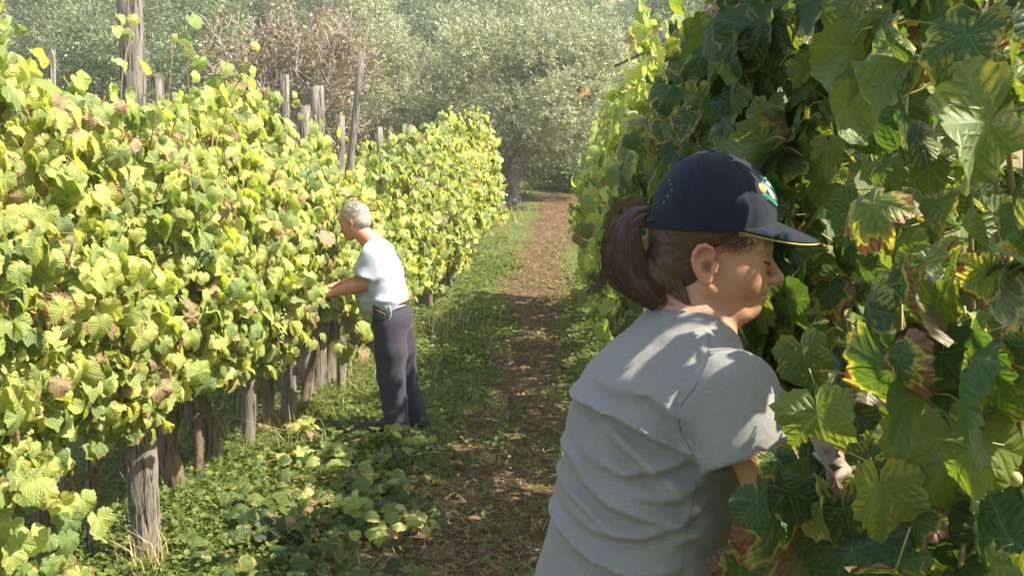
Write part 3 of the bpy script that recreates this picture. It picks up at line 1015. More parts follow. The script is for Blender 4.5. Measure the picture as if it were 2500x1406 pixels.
for i in range(13):
    y0, y1 = ysr[i], ysr[i + 1]
    ty = y0 + .25; tx = float(right_c(ty))
    rg = np.random.default_rng(900 + i)
    ext = None; low = []
    if i == 1:      # leaves between the camera and her sleeve and waist
        A = [(1995, 1010, 1.30, .058), (1900, 1120, 1.30, .036), (1955, 1135, 1.29, .040), (1925, 1190, 1.29, .045), (2020, 1215, 1.28, .05), (1848, 1220, 1.28, .043), (1990, 985, 1.33, .05), (1960, 860, 1.5, .052), (1890, 1270, 1.32, .055),
             (2060, 1240, 1.25, .068), (2200, 900, 1.30, .085), (2330, 1060, 1.22, .095), (2440, 930, 1.2, .08), (2120, 1110, 1.3, .05), (2080, 1340, 1.25, .08),
             (1870, 1340, 1.45, .05), (1830, 1395, 1.4, .06), (2230, 1250, 1.28, .075), (1990, 1180, 1.28, .05), (2010, 1320, 1.4, .05), (2150, 1190, 1.22, .06)]
        q = np.array([P(a, b, c) for a, b, c, d in A]); m = len(q)
        ext = (q, np.array([-.35, -.85, .25]) + rg.normal(0, .28, (m, 3)), np.stack([rg.normal(.1, .45, m), rg.normal(0, .2, m), np.full(m, -1.)], -1), np.array([d for *_, d in A]))
    if i == 8:
        q = np.array([P(a, b, c) for a, b, c in [(1445, 590, 7.8), (1430, 640, 7.9), (1470, 650, 7.6), (1440, 700, 7.8), (1480, 720, 7.5), (1455, 750, 7.7), (1500, 690, 7.4), (1520, 740, 7.3),
                                              (1425, 560, 8.0), (1460, 530, 8.0), (1490, 610, 7.5), (1410, 720, 8.0), (1470, 765, 7.6), (1500, 640, 7.5), (1440, 470, 8.1), (1450, 500, 8.1)]])
        m = len(q)
        ext = (q, np.array([-.6, -.7, .3]) + rg.normal(0, .35, (m, 3)), np.stack([rg.normal(0, .4, m), rg.normal(0, .3, m), np.full(m, -1.)], -1), rg.uniform(.06, .09, m))
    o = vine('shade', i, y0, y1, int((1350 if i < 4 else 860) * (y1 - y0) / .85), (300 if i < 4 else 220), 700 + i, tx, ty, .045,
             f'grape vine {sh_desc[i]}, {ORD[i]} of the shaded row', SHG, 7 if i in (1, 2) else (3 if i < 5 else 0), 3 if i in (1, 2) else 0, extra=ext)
    if i == 1:
        for pts, r, mt in (([P(1910, 1190, 1.3), P(2010, 1165, 1.3), P(2110, 1140, 1.3), P(2240, 1120, 1.35)], .0055, M_CANE_DARK),
                           ([P(2240, 1120, 1.3), P(2330, 1185, 1.25), P(2440, 1230, 1.2), P(2560, 1290, 1.15)], .006, M_CANE),
                           ([P(2380, 1190, 1.22), P(2420, 1080, 1.3), P(2480, 1000, 1.4)], .004, M_CANE_DARK),
                           ([P(2000, 905, 1.45), P(2060, 912, 1.45), P(2110, 930, 1.5)], .0022, M_PETIOLE),
                           ([P(2340, 1406, 1.25), P(2370, 1250, 1.27), P(2440, 1160, 1.3), P(2500, 1090, 1.35)], .0042, M_PETIOLE),
                           ([P(2460, 560, 1.5), P(2475, 760, 1.45), P(2490, 860, 1.5)], .005, M_CANE)):
            c = MB(); c.tube(bez(pts, 12), np.linspace(r, r * .8, 12), 6, True, .08); c.build('cane', mt, o)
        for a, b, c in ((2400, 900, 1.33), (2440, 1170, 1.25), (2350, 840, 1.4)):
            grape_bunch(o, P(a, b, c), .14, rg, True, G_HI)
        # a dead, rolled grey leaf caught on the cane
    if i == 7:
        c = MB(); q1 = P(1600, 120, 6.4); q2 = P(1500, 163, 6.5)
        c.tube(bez([P(1660, 130, 6.6), q1, q2], 8), .008, 5); c.build('cane', M_CANE_DARK, o)
        c = MB(); q3 = P(1425, 232, 5.2)
        c.tube(bez([P(1640, 60, 5.6), P(1560, 105, 5.4), P(1470, 140, 5.25), P(1440, 185, 5.2), q3], 14), .0016, 4); c.build('cane', M_CANE_DARK, o)
vine('shade', 13, -.75, .95, 2300, 0, 713, float(right_c(0)) + .1, .3, .045, 'unseen grape vine beside the camera, added to shade the near leaves', SHG)  # carries the row on out of view, added to shade its near leaves
M_DEAD = simple('dead_leaf', (.32, .27, .21), (.14, .09, .055), 30, .85, .6, .004)


def dead_leaf(p, size, R, label, mat, tpl=None):
    t = tpl or T_HI[8]
    me = mesh_np('dried_leaf', t['V'] @ R.T * size, t['T'], mat, True, t['uv'], {'edge': t['edge']}, np.zeros(len(t['T']), int))
    o = link('dried_leaf', me, None, p)
    tag(o, label, 'dead leaf')


M_DEADDARK = simple('dead_leaf_dark', (.035, .02, .015), (.22, .16, .02), 30, .7, .5, .004)
dead_leaf(P(1425, 225, 5.2), .075, np.array(Matrix.Rotation(1.1, 3, 'Y') @ Matrix.Rotation(.9, 3, 'X')), 'dark curled leaf hanging alone in the air before the olive trees', M_DEADDARK)
dead_leaf(P(2040, 1165, 1.27), .05, np.array(Matrix.Rotation(.5, 3, 'Z') @ Matrix.Rotation(1.3, 3, 'X')), 'pale grey rolled dead leaf caught on the dark cane by the grey sleeve', M_DEAD)


# ------------------------------------------------------------------ posts and stakes
def post(px_b, px_t, y, ztop, w, d, label, broken=.02, zb=None, mat=M_WOOD, cat='wooden post', taper=.85, name='wooden_post', lean_y=0, pyb=0):
    """w,d width and thickness in metres; leaning from px_b at the ground to px_t at the top"""
    pb = P(px_b, 900, y); g = float(ground_z(pb[0], y)) - .12
    pt = P(px_t, 400, y)
    n = 12; s = 12
    zz = np.linspace(g, ztop, n)
    if pyb: zr = P(px_b, pyb, y)[2]; xr = P(px_b, pyb, y)[0]; sl = (P(px_t, 400, y)[0] - xr) / (ztop - zr); pb = np.array([xr - sl * (zr - g), y, g])
    w *= 1.2; d *= 1.15
    o = empty(name, (pb[0], y, g + .12))
    rg = np.random.default_rng(int(px_b * 7 + y * 100))
    cx = pb[0] + (pt[0] - pb[0]) * (zz - g) / (ztop - g)
    # measured px are at the top and the visible base, keep the base where it is
    ang = np.arange(s) * 6.2832 / s
    V = []
    for k in range(n):
        f = 1 - (1 - taper) * k / (n - 1)
        lob = 1 + .10 * np.sin(3 * ang + 1 + k * .1) + .05 * np.sin(5 * ang + k * .3) + .03 * rg.normal(size=s)
        V.append(np.stack([cx[k] + np.cos(ang) * w / 2 * f * lob, y + np.sin(ang) * d / 2 * f * lob + lean_y * k / n, np.full(s, zz[k])], -1))
    V[-1][:, 2] += rg.uniform(-broken, broken, s)
    V = np.array(V).reshape(-1, 3)
    c = V[-s:].mean(0) + [0, 0, broken * .3]
    V = np.concatenate([V, [c]])
    i = np.arange(n - 1)[:, None] * s; j = np.arange(s)[None]; jn = (j + 1) % s
    Q = np.stack([i + j, i + jn, i + s + jn, i + s + j], -1).reshape(-1, 4)
    T = np.stack([(n - 1) * s + np.arange(s), (n - 1) * s + (np.arange(s) + 1) % s, np.full(s, n * s)], -1)
    link('shaft', mesh_np('shaft', V - wl(o), [Q, T], mat), o)
    return tag(o, label, cat, None)


def zpx(py, y): return P(1250, py, y)[2]


GP = 'posts and stakes of the sunlit row'
posts = [
    # base px, top px, depth, top pixel row, width, thick, label
    (360, 328, 6.2, -90, .130, .11, 'tall cracked grey pole standing high above the sunlit row and out of the picture', .01),
    (138, 135, 5.4, 125, .04, .04, 'short dark grey stake end half hidden in leaves at the top of the sunlit row', .03),
    (378, 391, 6.5, 185, .075, .06, 'bleached white stump with rounded top beside the tall pole', .03),
    (712, 698, 7.8, 182, .060, .05, 'flat narrow grey plank post, tallest of the four close together', .008),
    (748, 745, 8.3, 263, .090, .07, 'short splintered post with ragged top between two taller grey posts', .04),
    (778, 777, 8.6, 209, .100, .08, 'thick grey post with a flat top next to the splintered one', .008),
    (832, 832, 8.7, 283, .066, .06, 'short grey stake beside the leaning one', .012),
    (860, 887, 8.8, 127, .052, .05, 'tall thin brown stake leaning towards the olive trees', .012),
    (935, 927, 10.6, 310, .060, .05, 'short round stake sticking out of leaves behind the leaning stake', .006),
    (1001, 1001, 11.0, 305, .050, .05, 'last thin grey stake before the leafy hump at the row end', .006),
]
for pb, ptx, y, pyt, w, d, lab, br in posts:
    tag(post(pb, ptx, y, zpx(pyt, y), w, d, lab, br, pyb=350 if pb == 860 else 0), group=GP)
low_posts = [
    (208, 204, 4.85, 1000, .052, .045, 'thin grey stake tied with reddish cane near the thick post', .02),
    (600, 600, 6.9, 860, .075, .06, 'grey stake in pale dry grass under the sunlit row', .01),
    (690, 690, 7.6, 860, .055, .05, 'dark narrow stake under the leaves behind the dry grass', .01),
    (805, 805, 8.9, 820, .07, .06, 'dark stake in shade beneath the leaves by the man', .01),
]
for pb, ptx, y, pyt, w, d, lab, br in low_posts:
    tag(post(pb, ptx, y, zpx(pyt, y), w, d, lab, br), group=GP)
big = post(345, 318, 4.75, zpx(960, 4.75), .104, .10, 'thick splintered grey post bound with a twisted wire band low in the sunlit row', .03, taper=1.12)
tag(big, group=GP)
wb = MB()
for k in range(4):
    a = np.linspace(0, 6.5, 26); c = P(322, 1080, 4.75)
    wb.tube(np.stack([c[0] + np.cos(a) * .073, 4.75 + np.sin(a) * .069, c[2] + .012 * k + .008 * np.sin(a + k)], -1), .006, 5, False)
wb.build('wire_band', M_CANE_DARK, big)
sp = MB(); rg = np.random.default_rng(3)
for k in range(16):   # loose bark splinters on the lower part
    a = rg.uniform(-2.6, .2); z0 = rg.uniform(.02, .38); h = rg.uniform(.08, .28)
    bx = P(345, 1200, 4.75)[0]
    r1 = .062; q = np.array([bx + math.cos(a) * r1, 4.75 + math.sin(a) * r1 * .93, z0])
    e = np.array([math.cos(a), math.sin(a), 0]) * rg.uniform(.0, .03) + [rg.normal(0, .012) - .004, 0, h]
    sp.tube(bez([q, q + e * .5, q + e], 4), [.002, .0035, .0025, .001], 3, False)
M_STRAW = simple('straw', (.45, .32, .16), (.62, .50, .30), 30, .8, .1, .001)
sp.build('splinter', M_WOOD, big)
# tie and red cane at the thin stake
o = empty('cane_tie', P(210, 1165, 4.83)); tb_ = MB()
for k in range(3): tb_.tube(bez([P(180, 1160 + k * 6, 4.78), P(205, 1152 + k * 7, 4.77), P(232, 1160 + k * 5, 4.80), P(248, 1152 + k * 4, 4.84)], 8), .006, 5)
tb_.build('loop', M_CANE, o); tag(o, 'reddish cane twisted round the thin grey stake', 'cane tie')
o = empty('cut_cane', P(185, 1280, 4.7)); tb_ = MB()
tb_.tube(bez([P(172, 1130, 4.72), P(180, 1180, 4.72), P(188, 1240, 4.72), P(196, 1300, 4.72)], 10), [.008] * 10, 6, True, .06)
tb_.build('stem', M_CANE, o); tag(o, 'bare orange brown upright cane next to the thin grey stake', 'cane')
# shaded row posts
post(1955, 1960, 2.55, zpx(1150, 2.55), .075, .07, 'splintered pale trunk post low behind the shaded row leaves by the woman', .02)
for k, (y, lab) in enumerate(((.9, 'wooden post inside the shaded row close to the camera'), (4.9, 'wooden post inside the shaded row behind the cap'), (8.8, 'wooden post inside the shaded row further up the path'), (12.4, 'end post of the shaded row'))):
    x = float(right_c(y)) + .05; pxp = view_px(np.array([[x, y, 1.0]]))[0][0]
    tag(post(pxp, pxp, y, 2.2 + float(ground_z(x, y)), .09, .09, lab), group='posts of the shaded row')


def row_wire(cf, y0, y1, h, label, grp):
    y = np.linspace(y0, y1, 24); x = cf(y); z = ground_z(x, y) + h
    m = MB(); m.tube(np.stack([x, y, z], -1), .0016, 4)
    tag(m.build('trellis_wire', M_WIRE, origin=(x[0], y[0], z[0])), label, 'wire', grp)


for h, w_ in ((.75, 'lowest'), (1.25, 'middle'), (1.7, 'top')):
    row_wire(left_c, 2, 14.5, h, f'{w_} thin wire strung through the sunlit row', 'trellis wires')
    row_wire(right_c, .5, 12.4, h, f'{w_} thin wire strung through the shaded row', 'trellis wires')

# ------------------------------------------------------------------ ground cover
def plant_mat(name, c1, c2, trans=.35):
    t = NT(name); a = t.n('Attribute', attribute_name='rnd').outputs['Fac']
    c = t.mix(a, c1, c2)
    return t.finish(c, .55, None, .3, trans=trans, tcol=t.mix(1.0, c, (1.5, 1.6, .8), 'MULTIPLY'))


M_GRASS = plant_mat('grass', (.09, .13, .025), (.25, .27, .07))
M_CLOVER = plant_mat('weed_leaf', (.07, .115, .02), (.19, .23, .05))
M_DRYGR = plant_mat('dry_grass', (.36, .26, .11), (.58, .46, .25), .2)


def blades(pos, h, w, rg, lean=.5):
    n = len(pos); a = rg.uniform(0, 6.28, n)
    s = np.stack([np.cos(a), np.sin(a), np.zeros(n)], -1) * w[:, None]
    l = np.stack([rg.normal(0, lean, n), rg.normal(0, lean, n), np.ones(n)], -1)
    m = pos + l * (h * .5)[:, None] * [.5, .5, 1]; t = pos + l * h[:, None] * [1, 1, .85]
    V = np.stack([pos - s, pos + s, m - s * .7, m + s * .7, t], 1).reshape(-1, 3)
    k = np.arange(n)[:, None] * 5
    return V, np.concatenate([k + [0, 1, 3], k + [0, 3, 2], k + [2, 3, 4]]), np.repeat(rg.random(n), 5)


def on_ground(x, y, dz=0): return np.stack([x, y, ground_z(x, y) + dz], -1)


def cover():
    rg = np.random.default_rng(42)

    def sample(n, y0, y1, x0=-3.0, x1=1.4):
        u = rg.random(n); y = y0 * (y1 / y0) ** u
        return rg.uniform(x0, x1, n), y

    def grassy(x, y):
        d = np.abs(x - path_c(y)) / np.where(y < 6.5, .62, .42)
        lush = .5 + .5 * vnoise(x * 1.6, y * 1.6, 0, 61)
        far = np.clip((y - 13) / 3, 0, 1)
        wob = .45 * vnoise(x * 2.1, y * 1.5, 0, 63) + .3 * vnoise(x * 6, y * 6, 0, 64)
        return np.clip((d + wob - .62) * 1.5, .12 + .25 * np.clip(vnoise(x * 3, y * 2, 0, 65), 0, 1), 1) * (.30 + .9 * lush) * (1 - .55 * far)
    x, y = sample(150000, 2.6, 17); k = rg.random(len(x)) < grassy(x, y) * .55; x, y = x[k], y[k]
    p = on_ground(x, y, -.004); n = len(x)
    V, T, r = blades(p, rg.uniform(.02, .085, n) * np.where((x < -1.35) & (y < 9), 1.7, 1) * (.7 + .5 * vnoise(x * 2, y * 2, 0, 62)), rg.uniform(.0014, .003, n) * (1 + y * .06), rg, .5)
    tag(link('grass', mesh_np('grass', V, T, M_GRASS, False, attrs={'rnd': r})), 'green grass growing along both sides of the path', 'grass', kind='stuff')
    # weeds: small round leaflets on three-leaf stalks
    x, y = sample(105000, 2.6, 16); k = rg.random(len(x)) < grassy(x, y) * .8; x, y = x[k], y[k]; n = len(x)
    p = on_ground(x, y, 0) + np.stack([np.zeros(n), np.zeros(n), rg.uniform(.008, .05, n)], -1)
    th = np.arange(6) / 6 * 6.28
    tp = dict(V=np.concatenate([[[0, 0, 0]], np.stack([np.cos(th) * .8, np.sin(th), .25 + 0 * th], -1)]), T=np.array([[0, 1 + j, 1 + (j + 1) % 6] for j in range(6)]),
              uv=np.full((7, 2), .5), edge=np.zeros(7), mi=np.zeros(6, int))
    R = frames(np.stack([rg.normal(0, .5, n), rg.normal(0, .5, n), np.ones(n)], -1), rg.normal(size=(n, 3)))
    V, T, uv, at, mi = scatter([tp], p, R, rg.uniform(.008, .019, n) * (1 + .03 * y), np.zeros(n, int), rg.random(n))
    tag(link('weeds', mesh_np('weeds', V, T, M_CLOVER, False, attrs={'rnd': at['rnd']})), 'low leafy weeds and clover carpeting the verges', 'weeds', kind='stuff')
    # dry straw on the path
    x, y = sample(30000, 3.2, 24, -2.2, 1.6)
    d = np.abs(x - path_c(y)); k = rg.random(len(x)) < np.clip(1.25 - d * 1.1, .2, 1); x, y = x[k], y[k]; n = len(x)
    p = on_ground(x, y, .003); a = rg.uniform(0, 6.28, n); L = rg.uniform(.02, .10, n); up = np.abs(rg.normal(0, .25, n))
    dv = np.stack([np.cos(a), np.sin(a), up], -1) * L[:, None]; s = np.stack([-np.sin(a), np.cos(a), np.zeros(n)], -1) * (.0016 * (1 + y * .05))[:, None]
    V = np.stack([p - s, p + s, p + dv + s * .5, p + dv - s * .5], 1).reshape(-1, 3)
    kk = np.arange(n)[:, None] * 4
    tag(link('straw', mesh_np('straw', V, kk + [0, 1, 2, 3], M_DRYGR, False, attrs={'rnd': np.repeat(rg.random(n), 4)})), 'dry straw and cut stems strewn over the brown path', 'straw', kind='stuff')
    # tall dry grass by the post bases and the row end
    cs = [(P(620, 900, 7.0)[0], 7.0, .30, 130), (P(350, 900, 4.7)[0] + .02, 4.62, .06, 60), (P(860, 900, 9.0)[0], 9.0, .4, 170), (P(1040, 700, 11)[0], 11.0, .35, 130), (P(700, 900, 8)[0], 7.8, .35, 90), (P(1235, 500, 18.5)[0] - .3, 18.3, .35, 120), (P(2010, 1300, 2.9)[0], 2.9, .25, 160)]
    X = np.concatenate([rg.normal(c[0], c[2], c[3]) for c in cs]); Y = np.concatenate([rg.normal(c[1], c[2], c[3]) for c in cs]); n = len(X)
    V, T, r = blades(on_ground(X, Y, -.01), rg.uniform(.08, .30, n), rg.uniform(.0012, .0026, n) * (1 + Y * .08), rg, .42)
    tag(link('dry_grass', mesh_np('dry_grass', V, T, M_DRYGR, False, attrs={'rnd': r})), 'tall pale dry grass about the stakes', 'dry grass', kind='stuff')
    # grove floor
    n = 60000; y = rg.uniform(15, 42, n); x = rg.uniform(-14, 9, n)
    off = np.abs(x - path_c(y)) > .55 + .3 * rg.random(n); x, y = x[off], y[off]; n = len(x)
    V, T, r = blades(on_ground(x, y, -.01), rg.uniform(.05, .20, n), rg.uniform(.005, .012, n), rg, .4)
    tag(link('grove_grass', mesh_np('grove_grass', V, T, M_GRASS, False, attrs={'rnd': r})), 'green grass under the olive trees', 'grass', kind='stuff')
    # leaves littering the ground
    n = 400
    x = rg.normal(-1.20, .34, n); y = rg.uniform(3.6, 7.6, n); k = (x < -.45) & ~((x > -1.35) & (y > 6.5)); x, y = x[k], y[k]; n = len(x)
    p = on_ground(x, y, 0) + np.stack([np.zeros(n), np.zeros(n), .02 + np.abs(rg.normal(0, .045, n))], -1)
    R = frames(np.stack([rg.normal(0, .55, n), rg.normal(-.25, .5, n), np.ones(n)], -1), rg.normal(size=(n, 3)))
    V, T, uv, at, mi = scatter(T_MID, p, R, rg.uniform(.035, .062, n), rg.integers(0, 8, n), rg.random(n))
    tag(link('leaf_litter', mesh_np('leaf_litter', V, T, [M_LEAF_SHADE, M_PETIOLE], True, uv, at, mi)), 'green vine leaves dropped in a drift at the foot of the sunlit row', 'leaf litter', kind='stuff')
    n = 380; x, y = sample(n, 3.5, 14, -2.0, .9)
    R = frames(np.stack([rg.normal(0, .5, n), rg.normal(0, .5, n), np.ones(n)], -1), rg.normal(size=(n, 3)))
    V, T, uv, at, mi = scatter([T_MID[8], T_LO[0], T_LO[2]], on_ground(x, y, .015), R, rg.uniform(.018, .038, n), rg.integers(0, 3, n), rg.random(n))
    tag(link('dry_leaf_litter', mesh_np('dry_leaf_litter', V, T, [simple('dry_litter', (.12, .07, .04), (.34, .22, .12), 20, .9), M_PETIOLE], True, uv, at, mi)), 'small brown dry leaves scattered along the path', 'leaf litter', kind='stuff')
    # cut shoots, one thing each
    S = [((600, 1330, 5.2), (800, 1390, 5.0), 'at the bottom edge of the picture below the thick post'), ((760, 1290, 5.5), (1010, 1360, 5.1), 'reaching out onto bare soil at the bottom of the path'),
         ((700, 1220, 5.9), (1000, 1240, 5.75), 'with pale broad leaves lying at the path edge'), ((930, 1180, 6.3), (1190, 1185, 6.3), 'stretched across the brown path, the one lying farthest onto it'),
         ((640, 1180, 6.3), (850, 1150, 6.5), 'in the middle of the leafy drift'), ((850, 1125, 6.8), (1050, 1115, 6.8), "just in front of the man's shoes"),
         ((600, 1260, 5.6), (640, 1400, 4.9), 'nearest the thick post'), ((780, 1120, 6.9), (700, 1080, 7.2), 'against the row beside the dry grass'), ((900, 1395, 4.9), (1010, 1340, 5.1), 'with one pale stalk standing up at the picture bottom')]
    for i, (a, b, wtxt) in enumerate(S):
        pa, pb = P(*a), P(*b)
        for q in (pa, pb): q[2] = ground_z(q[0], q[1]) + .05
        o = empty('cut_vine_shoot', (*pa[:2], pa[2] - .05))
        c = bez([pa, (pa + pb) / 2 + [0, rg.normal(0, .08), .05], pb], 12)
        m = MB(); m.tube(c, np.linspace(.005, .002, 12), 5); m.build('stem', M_CANE, o)
        k = 24; t = rg.integers(0, 12, k)
        q = c[t] + np.stack([rg.normal(0, .05, k), rg.normal(0, .07, k), np.abs(rg.normal(.01, .02, k))], -1)
        R = frames(np.stack([rg.normal(0, .45, k), rg.normal(-.35, .4, k), np.ones(k)], -1), rg.normal(size=(k, 3)))
        place_leaves(o, MESH_MID_SHADE if i % 3 == 0 else MESH_MID_SUN, q, R, rg.uniform(.035, .06, k), rg.integers(0, 8, k))
        tag(o, 'cut leafy vine shoot ' + wtxt, 'vine shoot', 'cut vine shoots lying on the ground')


cover()


# ------------------------------------------------------------------ implicit surfaces for people
def sN(p, c): return [p[i] - c[i] for i in range(3)]


def ell(p, c, r, R=None):
    q = sN(p, c)
    if R is not None: q = [R[0][i] * q[0] + R[1][i] * q[1] + R[2][i] * q[2] for i in range(3)]
    k0 = np.sqrt(sum((q[i] / r[i]) ** 2 for i in range(3))) + 1e-9
    k1 = np.sqrt(sum((q[i] / r[i] ** 2) ** 2 for i in range(3))) + 1e-9
    return k0 * (k0 - 1) / k1


def cone(p, a, b, ra, rb, sc_=None):
    """capsule whose radius changes from a to b; sc_ squashes space (x,y,z) first"""
    a = np.asarray(a, float); b = np.asarray(b, float)
    if sc_ is not None:
        p = [p[i] * sc_[i] for i in range(3)]; a = a * sc_; b = b * sc_
    ba = b - a; L = ba @ ba
    pa = sN(p, a)
    h = np.clip((pa[0] * ba[0] + pa[1] * ba[1] + pa[2] * ba[2]) / L, 0, 1)
    return np.sqrt(sum((pa[i] - ba[i] * h) ** 2 for i in range(3))) - (ra + (rb - ra) * h)


def sm(a, b, k):
    h = np.clip(.5 + .5 * (b - a) / k, 0, 1)
    return b * (1 - h) + a * h - k * h * (1 - h)


def smx(a, b, k): return -sm(-a, -b, k)


def chain(p, pts, rs, k=.02, sc_=None):
    d = None
    for i in range(len(pts) - 1):
        c = cone(p, pts[i], pts[i + 1], rs[i], rs[i + 1], sc_)
        d = c if d is None else sm(d, c, k)
    return d


def axis(*segs):
    """axis((start,stop,step),...) non-uniform grid coordinates"""
    out = []
    for a, b, s in segs:
        out.append(np.arange(a, b - 1e-9, s))
    out.append([segs[-1][1]])
    return np.unique(np.round(np.concatenate(out), 6))


def surface(sdf, xs, ys, zs, smooth=2, B=8):
    """naive surface nets of sdf([x,y,z]) on a rectilinear grid, evaluated only near the surface"""
    nx, ny, nz = len(xs), len(ys), len(zs)
    pad = lambda n: (-(n)) % B
    def ext(a):
        n = pad(len(a)); return np.concatenate([a, a[-1] + (np.arange(n) + 1) * .02]) if n else a
    xs, ys, zs = ext(xs), ext(ys), ext(zs); nx, ny, nz = len(xs), len(ys), len(zs)
    def blk(a):
        c = a.reshape(-1, B); return (c[:, 0] + c[:, -1]) / 2, (c[:, -1] - c[:, 0]) / 2
    cx, hx = blk(xs); cy, hy = blk(ys); cz, hz = blk(zs)
    CX, CY, CZ = np.meshgrid(cx, cy, cz, indexing='ij')
    HR = np.sqrt(hx[:, None, None] ** 2 + hy[None, :, None] ** 2 + hz[None, None, :] ** 2)
    d0 = sdf([CX.ravel(), CY.ravel(), CZ.ravel()]).reshape(CX.shape)
    act = np.abs(d0) < HR * 1.35 + .014
    F = np.repeat(np.repeat(np.repeat(d0, B, 0), B, 1), B, 2).astype(np.float32)
    A = np.repeat(np.repeat(np.repeat(act, B, 0), B, 1), B, 2)
    I = np.nonzero(A)
    F[I] = sdf([xs[I[0]], ys[I[1]], zs[I[2]]])
    S = F < 0
    c = S[:-1, :-1, :-1].astype(np.int8)
    for a, b, e in ((1, 0, 0), (0, 1, 0), (0, 0, 1), (1, 1, 0), (1, 0, 1), (0, 1, 1), (1, 1, 1)):
        c = c + S[a:nx - 1 + a, b:ny - 1 + b, e:nz - 1 + e]
    cell = (c > 0) & (c < 8)
    idx = np.nonzero(cell)
    vid = np.full(cell.shape, -1, np.int32); vid[idx] = np.arange(len(idx[0]))
    acc = np.zeros((len(idx[0]), 3)); cnt = np.zeros(len(idx[0]))
    g = (xs, ys, zs)
    corners = [(a, b, e) for a in (0, 1) for b in (0, 1) for e in (0, 1)]
    val = {q: F[idx[0] + q[0], idx[1] + q[1], idx[2] + q[2]] for q in corners}
    for ax in range(3):
        for q in corners:
            if q[ax]: continue
            r = list(q); r[ax] = 1; r = tuple(r)
            f0, f1 = val[q], val[r]
            m = (f0 < 0) != (f1 < 0)
            t = np.where(m, f0 / np.where(m, f0 - f1, 1), 0)
            pt = np.stack([g[k][idx[k] + q[k]] for k in range(3)], -1)
            pt[:, ax] += t * (g[ax][idx[ax] + 1] - g[ax][idx[ax]])
            acc[m] += pt[m]; cnt[m] += 1
    V = acc / np.maximum(cnt, 1)[:, None]
    Q = []
    # x edges
    def quads(m, o1, o2, flipbase):
        I = np.nonzero(m)
        a = vid[I[0] , I[1], I[2]]
        b = vid[I[0] - o1[0], I[1] - o1[1], I[2] - o1[2]]
        c = vid[I[0] - o1[0] - o2[0], I[1] - o1[1] - o2[1], I[2] - o1[2] - o2[2]]
        d = vid[I[0] - o2[0], I[1] - o2[1], I[2] - o2[2]]
        q = np.stack([a, b, c, d], -1)
        fl = S[I] if flipbase else ~S[I]
        q[fl] = q[fl][:, ::-1]
        Q.append(q[(q >= 0).all(1)])
    mx = np.zeros(cell.shape, bool); mx[:, 1:, 1:] = (S[1:, 1:-1, 1:-1] != S[:-1, 1:-1, 1:-1]); quads(mx, (0, 1, 0), (0, 0, 1), False)
    my = np.zeros(cell.shape, bool); my[1:, :, 1:] = (S[1:-1, 1:, 1:-1] != S[1:-1, :-1, 1:-1]); quads(my, (0, 0, 1), (1, 0, 0), False)
    mz = np.zeros(cell.shape, bool); mz[1:, 1:, :] = (S[1:-1, 1:-1, 1:] != S[1:-1, 1:-1, :-1]); quads(mz, (1, 0, 0), (0, 1, 0), False)
    Q = np.concatenate(Q)
    # orientation check by signed volume
    a, b, c3 = V[Q[:, 0]], V[Q[:, 1]], V[Q[:, 2]]
    if (np.cross(a, b) * c3).sum() < 0: Q = Q[:, ::-1]
    for _ in range(smooth):
        s_ = np.zeros_like(V); n_ = np.zeros(len(V))
        for i in range(4):
            u, w = Q[:, i], Q[:, (i + 1) % 4]
            np.add.at(s_, u, V[w]); np.add.at(n_, u, 1); np.add.at(s_, w, V[u]); np.add.at(n_, w, 1)
        V = V * .5 + .5 * s_ / np.maximum(n_, 1)[:, None]
    return V, Q


def seg_dist(p, a, b):
    a = np.asarray(a); b = np.asarray(b); ba = b - a
    pa = sN(p, a); h = np.clip((pa[0] * ba[0] + pa[1] * ba[1] + pa[2] * ba[2]) / (ba @ ba), 0, 1)
    return np.sqrt(sum((pa[i] - ba[i] * h) ** 2 for i in range(3)))


def fold2d(x, z, pts, amp, wid):
    """ridge with a soft hollow below it, along a line in the x-z plane, fading at its ends"""
    pts = np.asarray(pts, float)
    out = np.zeros_like(x); best = np.full_like(x, 9.)
    L = len(pts) - 1
    for i in range(L):
        a, b = pts[i], pts[i + 1]; ba = b - a; l2 = ba @ ba
        h = np.clip(((x - a[0]) * ba[0] + (z - a[1]) * ba[1]) / l2, 0, 1)
        dx, dz = x - a[0] - ba[0] * h, z - a[1] - ba[1] * h
        d = np.sqrt(dx * dx + dz * dz); sgn = np.sign(dx * -ba[1] + dz * ba[0])
        s = (i + h) / L
        fade = np.sin(np.clip(s * .86 + .10, 0, 1) * math.pi) ** .6
        e = d / wid
        f = fade * (np.exp(-1.1 * e ** 1.45) - .55 * np.exp(-((e * sgn + 1.5) ** 2) * .9))
        m = d < best
        out = np.where(m, f, out); best = np.where(m, d, best)
    return out * amp


# ---- materials for people
def skin_mat(name, base, red):
    t = NT(name); co = t.coord('Object')
    a = t.n('Attribute', attribute_name='tint').outputs['Fac']
    n = t.noise(co, 30, 4, .6); f = t.noise(co, 420, 2, .6)
    c = t.mix(t.math('MULTIPLY', n, .45), base, tuple(x * y for x, y in zip(base, (1.1, .82, .75))))
    g2 = t.noise(co, 140, 3, .7); c = t.mix(t.math('MULTIPLY', t.ss(g2, .52, .75), .35), c, tuple(x * .72 for x in base))
    c = t.mix(a, c, red)
    return t.finish(c, t.math('ADD', .40, t.math('MULTIPLY', f, .15)), t.bump(t.math('ADD', f, t.math('MULTIPLY', g2, 1.5)), .45, .0010), .4, sub=.10)


